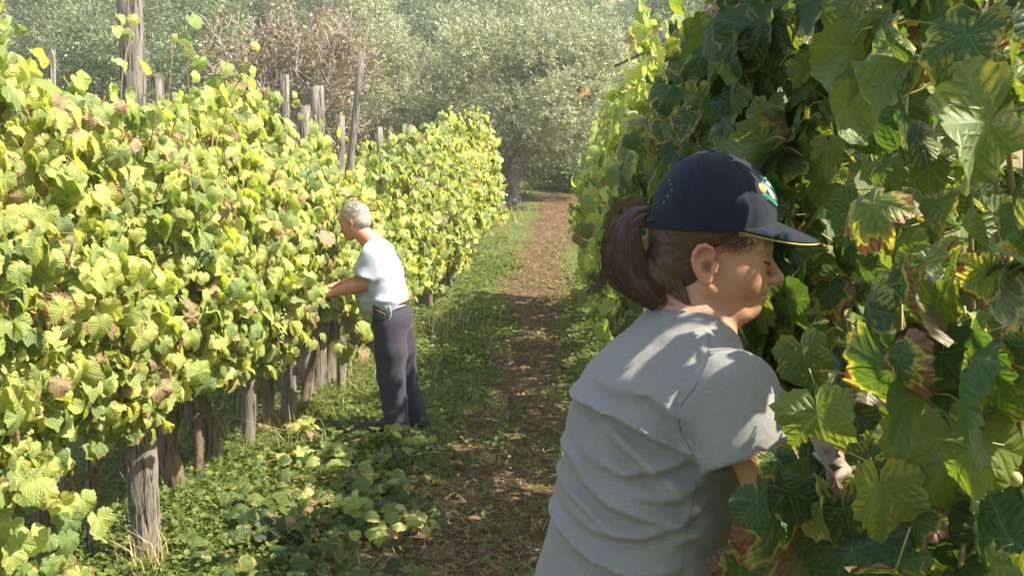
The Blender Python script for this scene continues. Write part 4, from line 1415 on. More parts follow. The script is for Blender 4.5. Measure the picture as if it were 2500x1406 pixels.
def fabric(name, c1, c2, scale=900, rough=.9, weave=.35, sheen=.15, big=None):
    t = NT(name); co = t.coord('Object')
    n = t.noise(co, scale, 2, .7); m = t.noise(t.mapping(co, (1, 1, 3.5)), scale * .28, 3, .7); b = t.noise(co, 9, 4, .6); w = t.noise(co, 34, 3, .55)
    c = t.mix(t.ss(t.math('ADD', t.math('MULTIPLY', n, .5), t.math('MULTIPLY', m, .5)), .36, .64), c1, c2)
    if big: c = t.mix(t.math('MULTIPLY', t.ss(b, .4, .7), .5), c, big)
    return t.finish(c, rough, t.bump(t.math('ADD', t.math('MULTIPLY', n, weave), t.math('MULTIPLY', w, 1.6)), .5, .0035), .15, sheen=sheen)


def hair_mat(name, c1, c2, c3):
    t = NT(name); a = t.n('Attribute', attribute_name='rnd').outputs['Fac']
    v = t.mapping(t.coord('Object'), (1, 1, .12)); n = t.noise(v, 260, 3, .7)
    c = t.mix(n, c1, c2); c = t.mix(t.math('MULTIPLY', a, .8), c, c3)
    return t.finish(c, .42, t.bump(n, .6, .001), .5)


M_SKINW = skin_mat('tanned_skin', (.50, .275, .175), (.50, .16, .11))
M_SKINM = skin_mat('sunburnt_skin', (.58, .30, .21), (.62, .22, .15))
M_HAIR = hair_mat('brown_hair', (.026, .014, .009), (.07, .035, .018), (.22, .10, .04))
M_WHITEHAIR = hair_mat('white_hair', (.30, .26, .22), (.50, .46, .41), (.50, .42, .34))
M_GREY = fabric('heather_grey_jersey', (.20, .192, .178), (.30, .29, .268), 1200)
M_CAP = fabric('navy_cotton', (.008, .011, .021), (.017, .023, .037), 1100, .85, .5, .1)
M_YELLOW = fabric('yellow_piping', (.50, .42, .05), (.6, .5, .08), 700)
M_GREEN_EMB = fabric('green_embroidery', (.01, .16, .10), (.02, .22, .14), 900)
M_WHITE_EMB = fabric('white_embroidery', (.38, .42, .42), (.5, .53, .52), 900)
M_GOLD_EMB = fabric('gold_embroidery', (.45, .33, .08), (.55, .42, .14), 900)
M_TROUSER_W = fabric('dark_trousers', (.05, .05, .055), (.08, .08, .085), 500)
M_SHIRTM = fabric('pale_blue_cotton', (.36, .41, .50), (.48, .53, .60), 500, .9, .3, .1)
M_NAVYT = fabric('slate_trousers', (.038, .035, .052), (.062, .057, .078), 420, .9, .4, .1)
M_LEATHER = simple('belt_leather', (.20, .10, .04), (.32, .18, .08), 40, .5, .2, .001)
M_POUCH = fabric('dark_green_pouch', (.015, .045, .045), (.03, .07, .065), 500)
M_SHOE = simple('shoe', (.02, .02, .022), (.05, .045, .04), 30, .6, .2, .002)
M_CORD = simple('grey_cord', (.45, .45, .42), (.3, .3, .28), 60, .7, .2, .001)


class Frame:
    """local F (face), S (side), U (up) coordinates"""
    def __init__(s, o, yaw, pitch, mirror=1, roll=0):
        s.o = np.asarray(o, float)
        y, p = math.radians(yaw), math.radians(pitch)
        F = np.array([math.cos(y) * math.cos(p), math.sin(y) * math.cos(p), -math.sin(p)])
        U = np.array([math.cos(y) * math.sin(p), math.sin(y) * math.sin(p), math.cos(p)])
        if roll:
            S0 = np.cross(U, F); r = math.radians(roll)
            U = U * math.cos(r) + S0 * math.sin(r)
        S = np.cross(F, U)
        s.M = np.stack([F, S, U]); s.F, s.S, s.U = F, S, U

    def loc(s, p):
        q = sN(p, s.o)
        return [s.M[i][0] * q[0] + s.M[i][1] * q[1] + s.M[i][2] * q[2] for i in range(3)]

    def w(s, a): return s.o + np.asarray(a, float) @ s.M


def head_sdf(p, male=False):
    """p in head coordinates [F,S,U], metres, ear canals at S = +-.07"""
    F, S, U = p; q = [F, np.abs(S), U]
    d = ell(p, (.002, 0, .052), (.087 if not male else .095, .074, .086))
    d = sm(d, ell(p, (.052, 0, .050), (.048, .060, .055)), .03)
    d = sm(d, ell(p, (.044, 0, -.008), (.050, .058, .058)), .026)
    d = sm(d, ell(q, (.056, .034, -.014), (.030, .023, .030)), .022)          # cheek
    d = sm(d, cone(q, (.004, .051, -.032), (.064, .018, -.070), .013, .014), .014)   # jaw
    d = sm(d, ell(p, (.078, 0, -.066), (.018, .020, .016)), .014)              # chin
    if not male: d = sm(d, ell(p, (.036, 0, -.070), (.040, .036, .022)), .02)  # soft under the chin
    d = sm(d, ell(p, (.079, 0, -.036), (.022, .029, .026)), .02)              # muzzle
    d = sm(d, cone(q, (.092, .006, .030), (.076, .044, .030), .011, .009), .014)     # brow
    d = smx(d, -ell(q, (.103, .031, .010), (.016, .017, .012)), .012)         # socket
    d = sm(d, ell(q, (.0805, .031, .009), (.0125, .0145, .0125)), .004)          # eyeball under lid
    lid = ell(q, (.0825, .031, .0135), (.0120, .0155, .009)); d = sm(d, lid, .003)
    d = sm(d, cone(p, (.098, 0, .014), (.116, 0, -.012), .0075, .0085), .010)       # nose bridge
    d = sm(d, ell(p, (.1165, 0, -.0165), (.0115, .0115, .0100)), .006)
    d = sm(d, ell(q, (.1055, .0115, -.0195), (.0095, .0075, .0080)), .006)
    d = smx(d, -ell(q, (.1080, .0065, -.0285), (.0062, .0040, .0050)), .003)
    d = sm(d, ell(p, (.0985, 0, -.0345), (.0085, .0245, .0056)), .004)       # lips
    d = sm(d, ell(p, (.0960, 0, -.0470), (.0088, .0205, .0064)), .004)
    d = smx(d, -ell(p, (.1060, 0, -.0406), (.0170, .0280, .0018)), .003)
    # ear: raised plate, hollow and rim
    e = ell(q, (-.009, .0770, .003), (.0165, .0060, .0265), [[.96, 0, -.28], [0, 1, 0], [.28, 0, .96]])
    e = sm(e, ell(q, (-.003, .0755, -.0225), (.0080, .0050, .0090)), .008)
    e = smx(e, -ell(q, (-.004, .0855, -.002), (.0085, .0135, .0120)), .003)
    e = smx(e, -ell(q, (-.011, .0860, .014), (.0090, .0105, .0065)), .004)
    rim = [(.002, .078, .006), (.004, .081, .017), (-.001, .084, .025), (-.010, .0855, .029), (-.019, .0855, .026), (-.0245, .085, .017), (-.0255, .084, .006), (-.022, .082, -.005), (-.016, .080, -.015), (-.010, .078, -.023)]
    r = chain(q, rim, [.0028, .003, .0034, .0036, .0038, .0038, .0037, .0035, .0033, .003], .003)
    e = sm(e, r, .003)
    e = sm(e, cone(q, (.010, .074, .002), (.008, .0765, -.008), .0040, .0040), .004)   # tragus
    d = sm(d, e, .006)
    return d


def head_tint(L):
    F, S, U = L.T; aS = np.abs(S)
    g = lambda c, r: np.exp(-(((F - c[0]) / r[0]) ** 2 + ((aS - c[1]) / r[1]) ** 2 + ((U - c[2]) / r[2]) ** 2))
    t = g((.098, 0, -.040), (.012, .026, .012)) * .9
    t = t + g((.118, 0, -.017), (.012, .012, .010)) * .6 + g((.07, .045, -.012), (.025, .02, .018)) * .25
    t = t + np.clip((aS - .074) / .012, 0, 1) * .55
    return np.clip(t, 0, 1)


def hand(p, wrist, dirv, palm_n, size=1.0, curl=.6, side=1, k=.006):
    """palm, four bent fingers of unequal length and a thumb"""
    d0 = np.asarray(dirv, float) / np.linalg.norm(dirv); n0 = np.asarray(palm_n, float); n0 = n0 - d0 * (n0 @ d0); n0 /= np.linalg.norm(n0)
    s0 = np.cross(d0, n0) * side
    w = np.asarray(wrist, float); W = lambda a, b, c: w + (d0 * a + s0 * b + n0 * c) * size
    d = chain(p, [W(0, 0, 0), W(.03, .0, 0)], [.024 * size, .022 * size])
    for b in (-.027, -.009, .009, .027):
        d = sm(d, cone(p, W(.015, b * .5, 0), W(.085, b, 0), .014 * size, .0115 * size), .012)
    for b, L in ((-.030, .062), (-.010, .076), (.010, .080), (.030, .070)):
        a0 = W(.085, b, 0); pts = [a0]; ang = curl * .5; cur = np.array([.085, b, 0.0])
        for seg, fr in enumerate((.42, .32, .26)):
            cur = cur + np.array([math.cos(ang), b * .8, math.sin(ang)]) * L * fr; ang += curl
            pts.append(W(*cur))
        d = sm(d, chain(p, pts, [.0095 * size, .0088 * size, .0080 * size, .0068 * size], .004), k)
    th = [W(.018, .026, .004), W(.045, .048, .018), W(.068, .052, .034), W(.084, .046, .046)]
    d = sm(d, chain(p, th, [.015 * size, .0115 * size, .0105 * size, .0085 * size], .005), .012)
    return d


# ------------------------------------------------------------------ the woman
HW = Frame(P(1712, 640, 1.63), 1, 4)
wC = lambda px, py, y: P(px, py, y)
TY = 1.62
T0, T1, T2, T3 = wC(1680, 865, TY), wC(1622, 985, TY), wC(1578, 1190, TY), wC(1535, 1430, TY)
SHR, SHL = wC(1790, 968, 1.45), wC(1780, 940, 1.79)
ELR, WRR = wC(1885, 1180, 1.43), wC(2090, 1130, 1.52)
ELL_, WRL = wC(1960, 1130, 1.80), wC(2090, 1000, 1.66)
SQ = np.array([1, .74, 1])


def w_torso(p, g=0.0):
    d = chain(p, [T0, T1, T2, T3], [.078 + g, .118 + g, .126 + g, .148 + g], .05, SQ)
    d = sm(d, ell(p, wC(1760, 1010, 1.62), (.075 + g, .13 + g, .075 + g)), .05)       # chest
    d = sm(d, ell(p, wC(1540, 1030, 1.62), (.085 + g, .12 + g, .07 + g)), .05)
    d = sm(d, cone(p, wC(1665, 838, 1.62), SHR + [-.015, .02, -.005], .050 + g, .058 + g), .05)
    d = sm(d, cone(p, wC(1665, 838, 1.64), SHL + [-.015, -.02, -.005], .050 + g, .058 + g), .05)
    return d


def w_body(p):
    d = head_sdf(HW.loc(p))
    neck = cone(p, HW.w((-.008, 0, -.045)), wC(1668, 840, 1.63), .052, .064)
    d = sm(d, neck, .014)
    t = chain(p, [T0, T1, T2, T3], [.075, .112, .112, .13], .05, SQ)
    d = sm(d, t, .03)
    for sh, el, wr, sd in ((SHR, ELR, WRR, 1), (SHL, ELL_, WRL, -1)):
        d = sm(d, chain(p, [sh, el], [.046, .038], .01), .025)
        d = sm(d, chain(p, [el, el + (wr - el) * .35, wr], [.037, .038, .024], .01), .012)
        d = sm(d, hand(p, wr, wr - el, (0, -.3 * sd, -1), .95, .55, sd), .01)
    hip = wC(1540, 1440, TY)
    for s in (-1, 1):
        h = hip + [0, s * .085, -.02]; kn = h + [.03, 0, -.42]; an = kn + [-.03, 0, -.40]
        an[2] = .09
        d = sm(d, chain(p, [h, kn, an], [.078, .052, .036], .03), .03)
        d = sm(d, cone(p, an + [0, 0, -.03], an + [.14, 0, -.05], .034, .026), .02)
    return d


def build_woman():
    base = np.array([T3[0], T3[1], 0.0])
    o = empty('person', base)
    tag(o, 'woman in grey t-shirt and navy cap with brown ponytail picking at the shaded row', 'person')
    hx = axis((-.12, .02, .012), (.02, HW.o[0] - .12, .006), (HW.o[0] - .12, HW.o[0] + .14, .0022), (HW.o[0] + .14, .75, .006))
    hy = axis((1.30, 1.53, .006), (1.53, 1.74, .0028), (1.74, 1.98, .006))
    hz = axis((-.02, 1.0, .014), (1.0, HW.o[2] - .14, .006), (HW.o[2] - .14, HW.o[2] + .06, .0022), (HW.o[2] + .06, HW.o[2] + .17, .006))
    V, Q = surface(w_body, hx, hy, hz, 1)
    L = (V - HW.o) @ HW.M.T
    nearhead = L[:, 2] > -.12
    tint = np.where(nearhead, head_tint(L), 0)
    body = link('body', mesh_np('body', V - base, Q, M_SKINW, True, attrs={'tint': tint}), o)
    # shirt
    q2 = lambda px, py: wC(px, py, 1.47)[[0, 2]]
    folds = [([(1352, 1012), (1400, 1000), (1500, 1015), (1600, 1060), (1700, 1105)], .010, .011), ([(1490, 955), (1590, 960), (1650, 1010), (1690, 1075)], .006, .012),
             ([(1345, 1135), (1395, 1140), (1430, 1185), (1480, 1220), (1570, 1245), (1660, 1262)], .008, .010), ([(1430, 1120), (1520, 1150), (1640, 1120), (1700, 1100)], .006, .012),
             ([(1320, 1295), (1370, 1320), (1440, 1355), (1530, 1378), (1640, 1372)], .009, .010), ([(1370, 1250), (1450, 1290), (1560, 1290), (1660, 1260), (1720, 1220)], .006, .012),
             ([(1460, 1010), (1530, 1090), (1600, 1130)], .005, .010), ([(1600, 1165), (1680, 1210), (1750, 1270)], .006, .012), ([(1340, 1200), (1420, 1240), (1500, 1290)], .006, .010),
             ([(1640, 1300), (1700, 1290), (1770, 1330)], .006, .012), ([(1720, 860), (1760, 900), (1840, 960)], .003, .014), ([(1660, 1080), (1750, 1090), (1800, 1080)], .005, .010),
             ([(1540, 1195), (1620, 1205), (1700, 1180)], .004, .009), ([(1480, 1060), (1560, 1120), (1640, 1170), (1720, 1180)], .005, .010)]
    folds = [([q2(*a) for a in pts], am * 1.6, wd * (.72 + .3 * ((k_ * 7) % 5) / 5)) for k_, (pts, am, wd) in enumerate(folds)]
    SE = wC(1838, 1128, 1.42)                       # end of the sleeve
    axv = (SE - SHR) / np.linalg.norm(SE - SHR)
    SLE = SHL + (ELL_ - SHL) * .72; axl = (SLE - SHL) / np.linalg.norm(SLE - SHL)
    seam = [wC(1725, 885, 1.40), wC(1672, 950, 1.42), wC(1652, 1000, 1.45), wC(1690, 1075, 1.47)]

    def shirt(p):
        x, y, z = p
        t = w_torso(p)
        f = 0
        for pts, am, wd in folds: f = f + fold2d(x, z, pts, am, wd)
        n = vnoise(x * 16, y * 16, z * 22, 7) * .0022 + vnoise(x * 38, y * 38, z * 50, 9) * .0008
        t = t - (f + n) * np.clip((1.78 - y) / .2, .35, 1)
        # sleeves: flattened cones that flare at the hem, cut square and hollow inside
        out = t
        for sh, e, ax, rr in ((SHR, SE, axv, (.064, .071)), (SHL, SLE, axl, (.06, .068))):
            s = cone(p, sh, e, rr[0], rr[1])
            u = sum((p[i] - e[i]) * ax[i] for i in range(3))
            s = s - .0025 * vnoise(x * 20, y * 20, z * 20, 12)
            s = s - .0012 * np.exp(-((u + .022) / .002) ** 2)
            s = smx(s, u, .004)
            hol = cone(p, e - ax * .025, e + ax * .08, rr[1] - .011, rr[1] - .010)
            s = smx(s, -hol, .003)
            out = sm(out, s, .018)
        # seam line
        pz = [x, y * 0, z]; sq_ = [s_ * [1, 0, 1] for s_ in seam]
        sd = np.minimum(np.minimum(seg_dist(pz, sq_[0], sq_[1]), seg_dist(pz, sq_[1], sq_[2])), seg_dist(pz, sq_[2], sq_[3]))
        out = out + .0045 * np.exp(-(sd / .0042) ** 2) * (y < 1.6)
        # neck opening
        nc = cone(p, wC(1672, 830, 1.63), HW.w((.012, 0, -.06)) + np.array([0.02, 0, .0]), .066, .075)
        out = smx(out, -nc, .004)
        # lower hem
        out = smx(out, (.93 - z), .004)
        hol = chain(p, [T2 + [0, 0, -.2], T3 + [0, 0, -.15]], [.12, .16], .05, SQ)
        return out

    ex = axis((-.10, .45, .0046)); ey = axis((1.33, 1.56, .0046), (1.56, 1.93, .009)); ez = axis((.86, 1.06, .008), (1.06, 1.66, .0044))
    V, Q = surface(shirt, ex, ey, ez, 1)
    link('t_shirt', mesh_np('t_shirt', V - base, Q, M_GREY, True), o)
    # seams and stitching laid on the cloth, found by marching onto it
    shirt_o = bpy.data.objects['t_shirt']
    def onto(xz, y0=1.22, off=.0006):
        out = []
        for x_, z_ in xz:
            yy = np.arange(y0, 1.75, .0015); n_ = len(yy)
            dv = shirt([np.full(n_, x_), yy, np.full(n_, z_)]); k = np.argmax(dv < 0)
            if dv[k] < 0: out.append((x_, yy[k] - off, z_))
        return np.array(out)
    def wline(pts, n=26): return bez([wC(px, py, 1.44)[[0, 2]].tolist() + [0] for px, py in pts], n)[:, :2]
    M_SEAM = fabric('seam_thread', (.13, .13, .13), (.17, .17, .165), 900)
    for nm, pts, r in (('armhole_seam', [(1735, 868), (1700, 925), (1664, 985), (1655, 1030), (1682, 1090), (1704, 1128)], .0011), ('shoulder_seam', [(1735, 868), (1745, 845), (1752, 830)], .0009),
                       ('side_seam', [(1700, 1180), (1685, 1260), (1672, 1340), (1664, 1400)], .0008)):
        q = onto(wline(pts))
        if len(q) > 4:
            m = MB(); m.tube(q, r, 5); link(nm, m.mesh(nm, M_SEAM, base), shirt_o)
    t1 = np.cross(axv, [0, 1, 0]); t1 /= np.linalg.norm(t1); t2 = np.cross(axv, t1)
    for dist_ in (.020, .0235):
        q = []
        for a_ in np.linspace(0, 2 * math.pi, 72):
            dr = np.cos(a_) * t1 + np.sin(a_) * t2; rr_ = np.arange(.05, .085, .0006); pp = (SE - axv * dist_)[None] + dr[None] * rr_[:, None]
            dv = shirt([pp[:, 0], pp[:, 1], pp[:, 2]]); k = np.nonzero(dv > 0)[0]
            k = k[k > 3]
            if len(k): q.append(pp[k[0]])
        q = np.array(q)
        m = MB(); m.tube(q, .0006, 4, False); link('hem_stitch', m.mesh('hem_stitch', M_SEAM, base), shirt_o)
    # trousers and shoes (below the picture)
    hip = wC(1540, 1440, TY)

    def trousers(p):
        d = ell(p, hip + [0, 0, .04], (.152, .178, .16))
        for s in (-1, 1):
            h = hip + [0, s * .085, -.02]; kn = h + [.03, 0, -.42]; an = kn + [-.03, 0, -.40]; an[2] = .07
            d = sm(d, chain(p, [h, kn, an], [.098, .075, .062], .03), .03)
        d = d - .003 * vnoise(p[0] * 18, p[1] * 18, p[2] * 10, 3)
        return np.maximum(d, p[2] - hip[2] - .10)
    V, Q = surface(trousers, axis((-.15, .35, .012)), axis((1.38, 1.86, .012)), axis((-.02, 1.05, .014)), 1)
    link('trousers', mesh_np('trousers', V - base, Q, M_TROUSER_W, True), o)
    for s in (-1, 1):
        an = hip + [0, s * .085, 0]
        sh = lambda p: np.maximum(sm(cone(p, (an[0] - .03, an[1], .05), (an[0] + .15, an[1], .038), .045, .036), cone(p, (an[0] - .02, an[1], .05), (an[0] - .02, an[1], .11), .044, .044), .02), .006 - p[2])
        V, Q = surface(sh, axis((an[0] - .12, an[0] + .22, .008)), axis((an[1] - .07, an[1] + .07, .008)), axis((-.01, .18, .008)), 1)
        link('shoe', mesh_np('shoe', V - base, Q, M_SHOE, True), o)

    # hair close to the skull
    def hair(p):
        q = HW.loc(p); F, S, U = q
        d = ell(q, (.002, 0, .052), (.0895, .0775, .088))
        d = sm(d, ell(q, (-.036, 0, -.012), (.052, .054, .045)), .03)
        rg_ = vnoise(F * 60 + U * 30, S * 200, U * 260 - F * 120, 5)
        d = d - .0012 * rg_
        # hairline: ahead of the ear it rises to the temple, behind it falls to the nape
        front = np.minimum(.048 - F * 1.0, .9)
        lim = np.where(F > -.012, (.014 + (F + .012) * .55) - U, (-.050 - (F + .022) * .6) - U)
        lim = np.where(F > -.012, lim, np.where(F > -.028, (.014 - (.016 + (-.012 - F)) * 3.0) - U, lim))
        lim = lim + .003 * vnoise(F * 120, S * 40, U * 90, 8)
        d = smx(d, lim, .006)
        d = smx(d, F - .078, .01)
        d = smx(d, -(ell([F, np.abs(S), U], (-.006, .083, .002), (.023, .014, .034))), .003)
        return d
    b0, b1 = HW.w((-.13, -.1, -.1)), HW.w((.1, .1, .15))
    V, Q = surface(hair, axis((HW.o[0] - .13, HW.o[0] + .11, .003)), axis((HW.o[1] - .10, HW.o[1] + .10, .003)), axis((HW.o[2] - .11, HW.o[2] + .16, .003)), 1)
    hair_o = link('hair', mesh_np('hair', V - base, Q, M_HAIR, True, attrs={'rnd': np.zeros(len(V))}), o)
    # combed strands over it and the ponytail
    rg = np.random.default_rng(17)
    sv, sq, so, sr = [], [], 0, []

    def strand(pts, r):
        nonlocal so
        V_, Q_, _ = tube_geo(pts, r, 3, False)
        sv.append(V_); sq.append(Q_ + so); so += len(V_); sr.append(np.full(len(V_), rg.random() ** 1.4))
    tail0 = HW.w((-.082, 0, .072))
    for i in range(1500):
        s = -1 if rg.random() < .12 else 1
        st = rg.uniform(0, 1)
        if st < .4: F0, U0 = rg.uniform(.02, .075), 0.0; U0 = .018 + (F0 + .012) * .5 + rg.uniform(0, .02)
        else: F0 = rg.uniform(-.086, -.020); U0 = -.048 - (F0 + .022) * .6 + rg.uniform(-.004, .02)
        pts = []
        for t in np.linspace(0, 1, 7):
            f = F0 + (-.080 - F0) * t; u = U0 + (.066 - U0) * t ** 1.1 - .018 * math.sin(t * 3.14) * (1 if st < .4 else -.2)
            # project to hair ellipsoid
            e = ((f - .002) / .0895) ** 2 + ((u - .052) / .088) ** 2
            s1 = .0775 * math.sqrt(max(0, 1 - e)); s2 = .054 * math.sqrt(max(0, 1 - ((f + .036) / .052) ** 2 - ((u + .012) / .045) ** 2))
            sd = max(s1, s2, .003) + .004 * math.exp(-((s1 - s2) / .02) ** 2)
            pts.append(HW.w((f, s * (sd + .0002), min(u, .062))))
        strand(bez(pts, 9), np.full(9, .0007))
    Vs = np.concatenate(sv); Qs = np.concatenate(sq)
    link('combed_strands', mesh_np('combed_strands', Vs - base, Qs, M_HAIR, True, attrs={'rnd': np.concatenate(sr)}), hair_o)
    # loose short hairs by the temple
    sv, sq, so, sr = [], [], 0, []
    YP = HW.w((-.08, 0, 0))[1]
    guide = [P(1600, 520, YP), P(1562, 518, YP - .005), P(1530, 545, YP - .01), P(1518, 595, YP - .015), P(1530, 650, YP - .015), P(1560, 700, YP - .02), P(1606, 738, YP - .03)]
    gr = [.010, .015, .022, .028, .034, .035, .021]
    G = bez(guide, 18); GRr = np.interp(np.linspace(0, 1, 18), np.linspace(0, 1, 7), gr)
    core = MB(); core.tube(G, GRr * .74, 14, True, .03)
    core_me = core.mesh('ponytail', M_HAIR, base)
    at = core_me.attributes.new('rnd', 'FLOAT', 'POINT')
    pt = link('ponytail', core_me, o)
    for i in range(3200):
        a = rg.uniform(0, 6.28); r = rg.uniform(.70, 1.03); n = 18
        end = rg.uniform(.72, 1.0); tt = np.linspace(0, end, 14)
        gi = tt * 17; i0 = np.minimum(gi.astype(int), 16); f = (gi - i0)[:, None]
        c = G[i0] * (1 - f) + G[i0 + 1] * f; R_ = (GRr[i0] * (1 - f[:, 0]) + GRr[i0 + 1] * f[:, 0])
        tw = a + tt * rg.normal(0, .5)
        side_v = np.stack([np.cos(tw), np.sin(tw) * .75, .25 * np.sin(tw * 1.0)], -1)
        wob = rg.normal(0, .0012, 3)[None] + .0015 * np.sin(tt * rg.uniform(4, 12) + rg.uniform(0, 6))[:, None] * np.array([1, 1, 0])
        pts = c + side_v * (R_ * r)[:, None] + wob * np.linspace(0, 1.5, 14)[:, None]
        strand(pts, np.linspace(.0008, .0004, 14))
    for i in range(260):     # flyaways round the tail
        j = rg.integers(1, 15); a = rg.uniform(0, 6.28); st = G[j] + np.array([math.cos(a), math.sin(a) * .75, .2 * math.sin(a)]) * GRr[j]
        e1 = G[min(j + 2, 17)] + (st - G[j]) * rg.uniform(1.05, 1.35) + rg.normal(0, .004, 3); e2 = G[min(j + 4, 17)] + (st - G[j]) * rg.uniform(1.0, 1.6) + rg.normal(0, .008, 3)
        strand(bez([st, e1, e2], 8), np.linspace(.0005, .0002, 8))
    for i in range(70):      # stray wisps
        a = rg.uniform(0, 1)
        pts = bez([G[8] + [-.03, rg.normal(0, .01), 0], P(1478 + rg.normal(0, 10), 600, YP) + [0, rg.normal(0, .01), 0], P(1482 - 20 * a, 680, YP), P(1470 - 45 * a + rg.normal(0, 6), 705 + 20 * rg.random(), YP)], 10)
        strand(pts, np.linspace(.0006, .0003, 10))
    for i in range(60):
        st = P(1585, 505 + rg.uniform(-6, 8), YP); pts = bez([st, P(1545, 490 + rg.normal(0, 5), YP), P(1495 + rg.normal(0, 6), 515 + rg.normal(0, 6), YP), P(1480 + rg.normal(0, 8), 560, YP)], 8)
        strand(pts, np.linspace(.0006, .0003, 8))
    link('tail_strands', mesh_np('tail_strands', np.concatenate(sv) - base, np.concatenate(sq), M_HAIR, True, attrs={'rnd': np.concatenate(sr)}), pt)
    sv, sq, so, sr = [], [], 0, []
    for i in range(420):     # fine hairs that break up the hairline at the nape
        F0 = rg.uniform(-.075, -.018); s = 1 if rg.random() < .8 else -1
        lo = -.050 - (F0 + .022) * .6; p = []
        for t_ in (-.012, -.002, .010, .022):
            u_ = lo + t_ + rg.normal(0, .002); f_ = F0 - (t_ + .012) * .5
            s2 = .053 * math.sqrt(max(0, 1 - ((f_ + .036) / .054) ** 2 - ((u_ + .012) / .060) ** 2)); s3 = math.sqrt(max(0, .0565 ** 2 - (f_ + .012) ** 2))
            p.append(HW.w((f_, s * (max(s2, s3) + .0012), u_)))
        strand(bez(p, 7), np.linspace(.0003, .0006, 7))
    for i in range(90):
        F0 = rg.uniform(.03, .085); s = 1
        u0 = .045; sd = .079 * math.sqrt(max(0, 1 - (F0 / .1) ** 2)) + .001
        p0 = HW.w((F0, s * sd, u0)); L_ = rg.uniform(.012, .03)
        p1 = HW.w((F0 - .008 + rg.normal(0, .006), s * (sd + .003), u0 - L_ * .6)); p2 = HW.w((F0 - .02 + rg.normal(0, .008), s * (sd + .002), u0 - L_))
        strand(bez([p0, p1, p2], 6), np.linspace(.0006, .0003, 6))
    link('temple_hair', mesh_np('temple_hair', np.concatenate(sv) - base, np.concatenate(sq), M_HAIR, True, attrs={'rnd': np.concatenate(sr)}), hair_o)['kind'] = 'stuff'
    # eyebrow and lashes
    for nm, pts, r in (('eyebrow', [(.094, .014, .034), (.089, .028, .037), (.079, .042, .034)], (.0018, .0024, .0010)), ('eyelashes', [(.0950, .018, .0080), (.0965, .031, .0060), (.0860, .047, .0095)], (.0012, .0024, .0014))):
        for s in (-1, 1):
            m = MB(); m.tube([HW.w((a, s * b, c)) for a, b, c in bez(pts, 8)], np.interp(np.linspace(0, 1, 8), [0, .5, 1], r), 6)
            lo = link(nm, m.mesh(nm, M_HAIR, base), o)
            lo.data.attributes.new('rnd', 'FLOAT', 'POINT')
    # ---- cap
    nphi, nth = 96, 26
    CF, CU, RF, RB, RS, RU = .004, .050, .103, .0945, .0865, .118
    phi = np.arange(nphi) / nphi * 2 * math.pi
    V = []; 
    def capR(ph, th):
        c, s = np.cos(ph), np.sin(ph)
        rf = np.where(c > 0, RF, RB)
        e = .80
        st = np.cos(th) ** 1.0; cu = np.sin(th) ** 1.0
        seam_ = np.abs(((ph + math.pi / 6) % (math.pi / 3)) - math.pi / 6)
        groove = -.0030 * np.exp(-(seam_ / .045) ** 2) * np.cos(th) ** .3
        puff = .0018 * np.cos(seam_ * 6)
        wr = .0016 * vnoise(np.cos(ph) * 2.2, np.sin(ph) * 2.2, th * 3, 31) * (1 - np.exp(-th * 4))
        m = 1 + (groove + puff * .4 + wr) / .09
        f = CF + rf * c * st * m; sd = RS * s * st * m
        front = np.clip(c, 0, 1) ** 2
        f = f + .001 * front * np.sin(th * 2) * (th < 1.57)
        u = CU + RU * cu * (m * .5 + .5)
        u = u + .020 * np.clip(c, 0, 1) ** 2 * (1 - cu) - .004 * np.clip(-c, 0, 1) * (1 - cu)
        return f, sd, u
    ths = np.concatenate([[0.0], np.linspace(.02, math.pi / 2 - .03, nth - 1)])
    for th in ths:
        f, sd, u = capR(phi, np.full(nphi, th)); V.append(np.stack([f, sd, u], -1))
    # inner layer of the hem
    f, sd, u = capR(phi, np.zeros(nphi)); inner = np.stack([f * .965, sd * .965, u + .0005], -1); inner2 = np.stack([f * .96, sd * .96, u + .02], -1)
    allr = [inner2, inner] + V
    W_ = HW.w(np.concatenate(allr)); top = HW.w([(CF - .0, 0, CU + RU)])
    n = nphi; rings = len(allr)
    i = np.arange(rings - 1)[:, None] * n; j = np.arange(n)[None]; jn = (j + 1) % n
    Qc = np.stack([i + j, i + jn, i + n + jn, i + n + j], -1)
    # ponytail opening in the back: drop faces there
    PH, RI = np.meshgrid(phi, np.arange(rings - 1)); 
    back = (np.abs(((PH - math.pi + math.pi) % (2 * math.pi)) - math.pi) < 0)
    dphi = np.abs(PH - math.pi)
    hole = (RI >= 4) & (RI <= 8) & (dphi < .30 * np.sqrt(np.clip(1 - ((RI - 4) / 5.0) ** 2, 0, 1)))
    Qc = Qc[~hole].reshape(-1, 4)
    T_ = np.stack([(rings - 1) * n + np.arange(n), (rings - 1) * n + (np.arange(n) + 1) % n, np.full(n, rings * n)], -1)
    Qc = Qc[:, ::-1]; T_ = T_[:, ::-1]
    cap = link('cap', mesh_np('cap', np.concatenate([W_, top]) - base, [Qc, T_], M_CAP, True), o)
    md = cap.modifiers.new('thick', 'SOLIDIFY'); md.thickness = .0015; md.offset = -1
    bt = MB(); c = HW.w((CF, 0, CU + RU)); a = [c + HW.U * z for z in (-.003, .001, .004, .005)]
    bt.tube(a, [.006, .0075, .0055, .001], 12); bt_o = link('button', bt.mesh('button', M_CAP, base), cap)
    # brim
    na, nb = 33, 14
    A = np.linspace(-1, 1, na); Bv = np.linspace(0, 1, nb)
    AA, BB = np.meshgrid(A, Bv)
    ph = AA * math.radians(66)
    f0, s0, u0 = capR(ph.ravel(), np.full(AA.size, .02)); f0, s0, u0 = f0.reshape(AA.shape), s0.reshape(AA.shape), u0.reshape(AA.shape)
    f0 = f0 - .004
    ext_ = .069 * (1 - np.abs(AA) ** 2.6) + .003
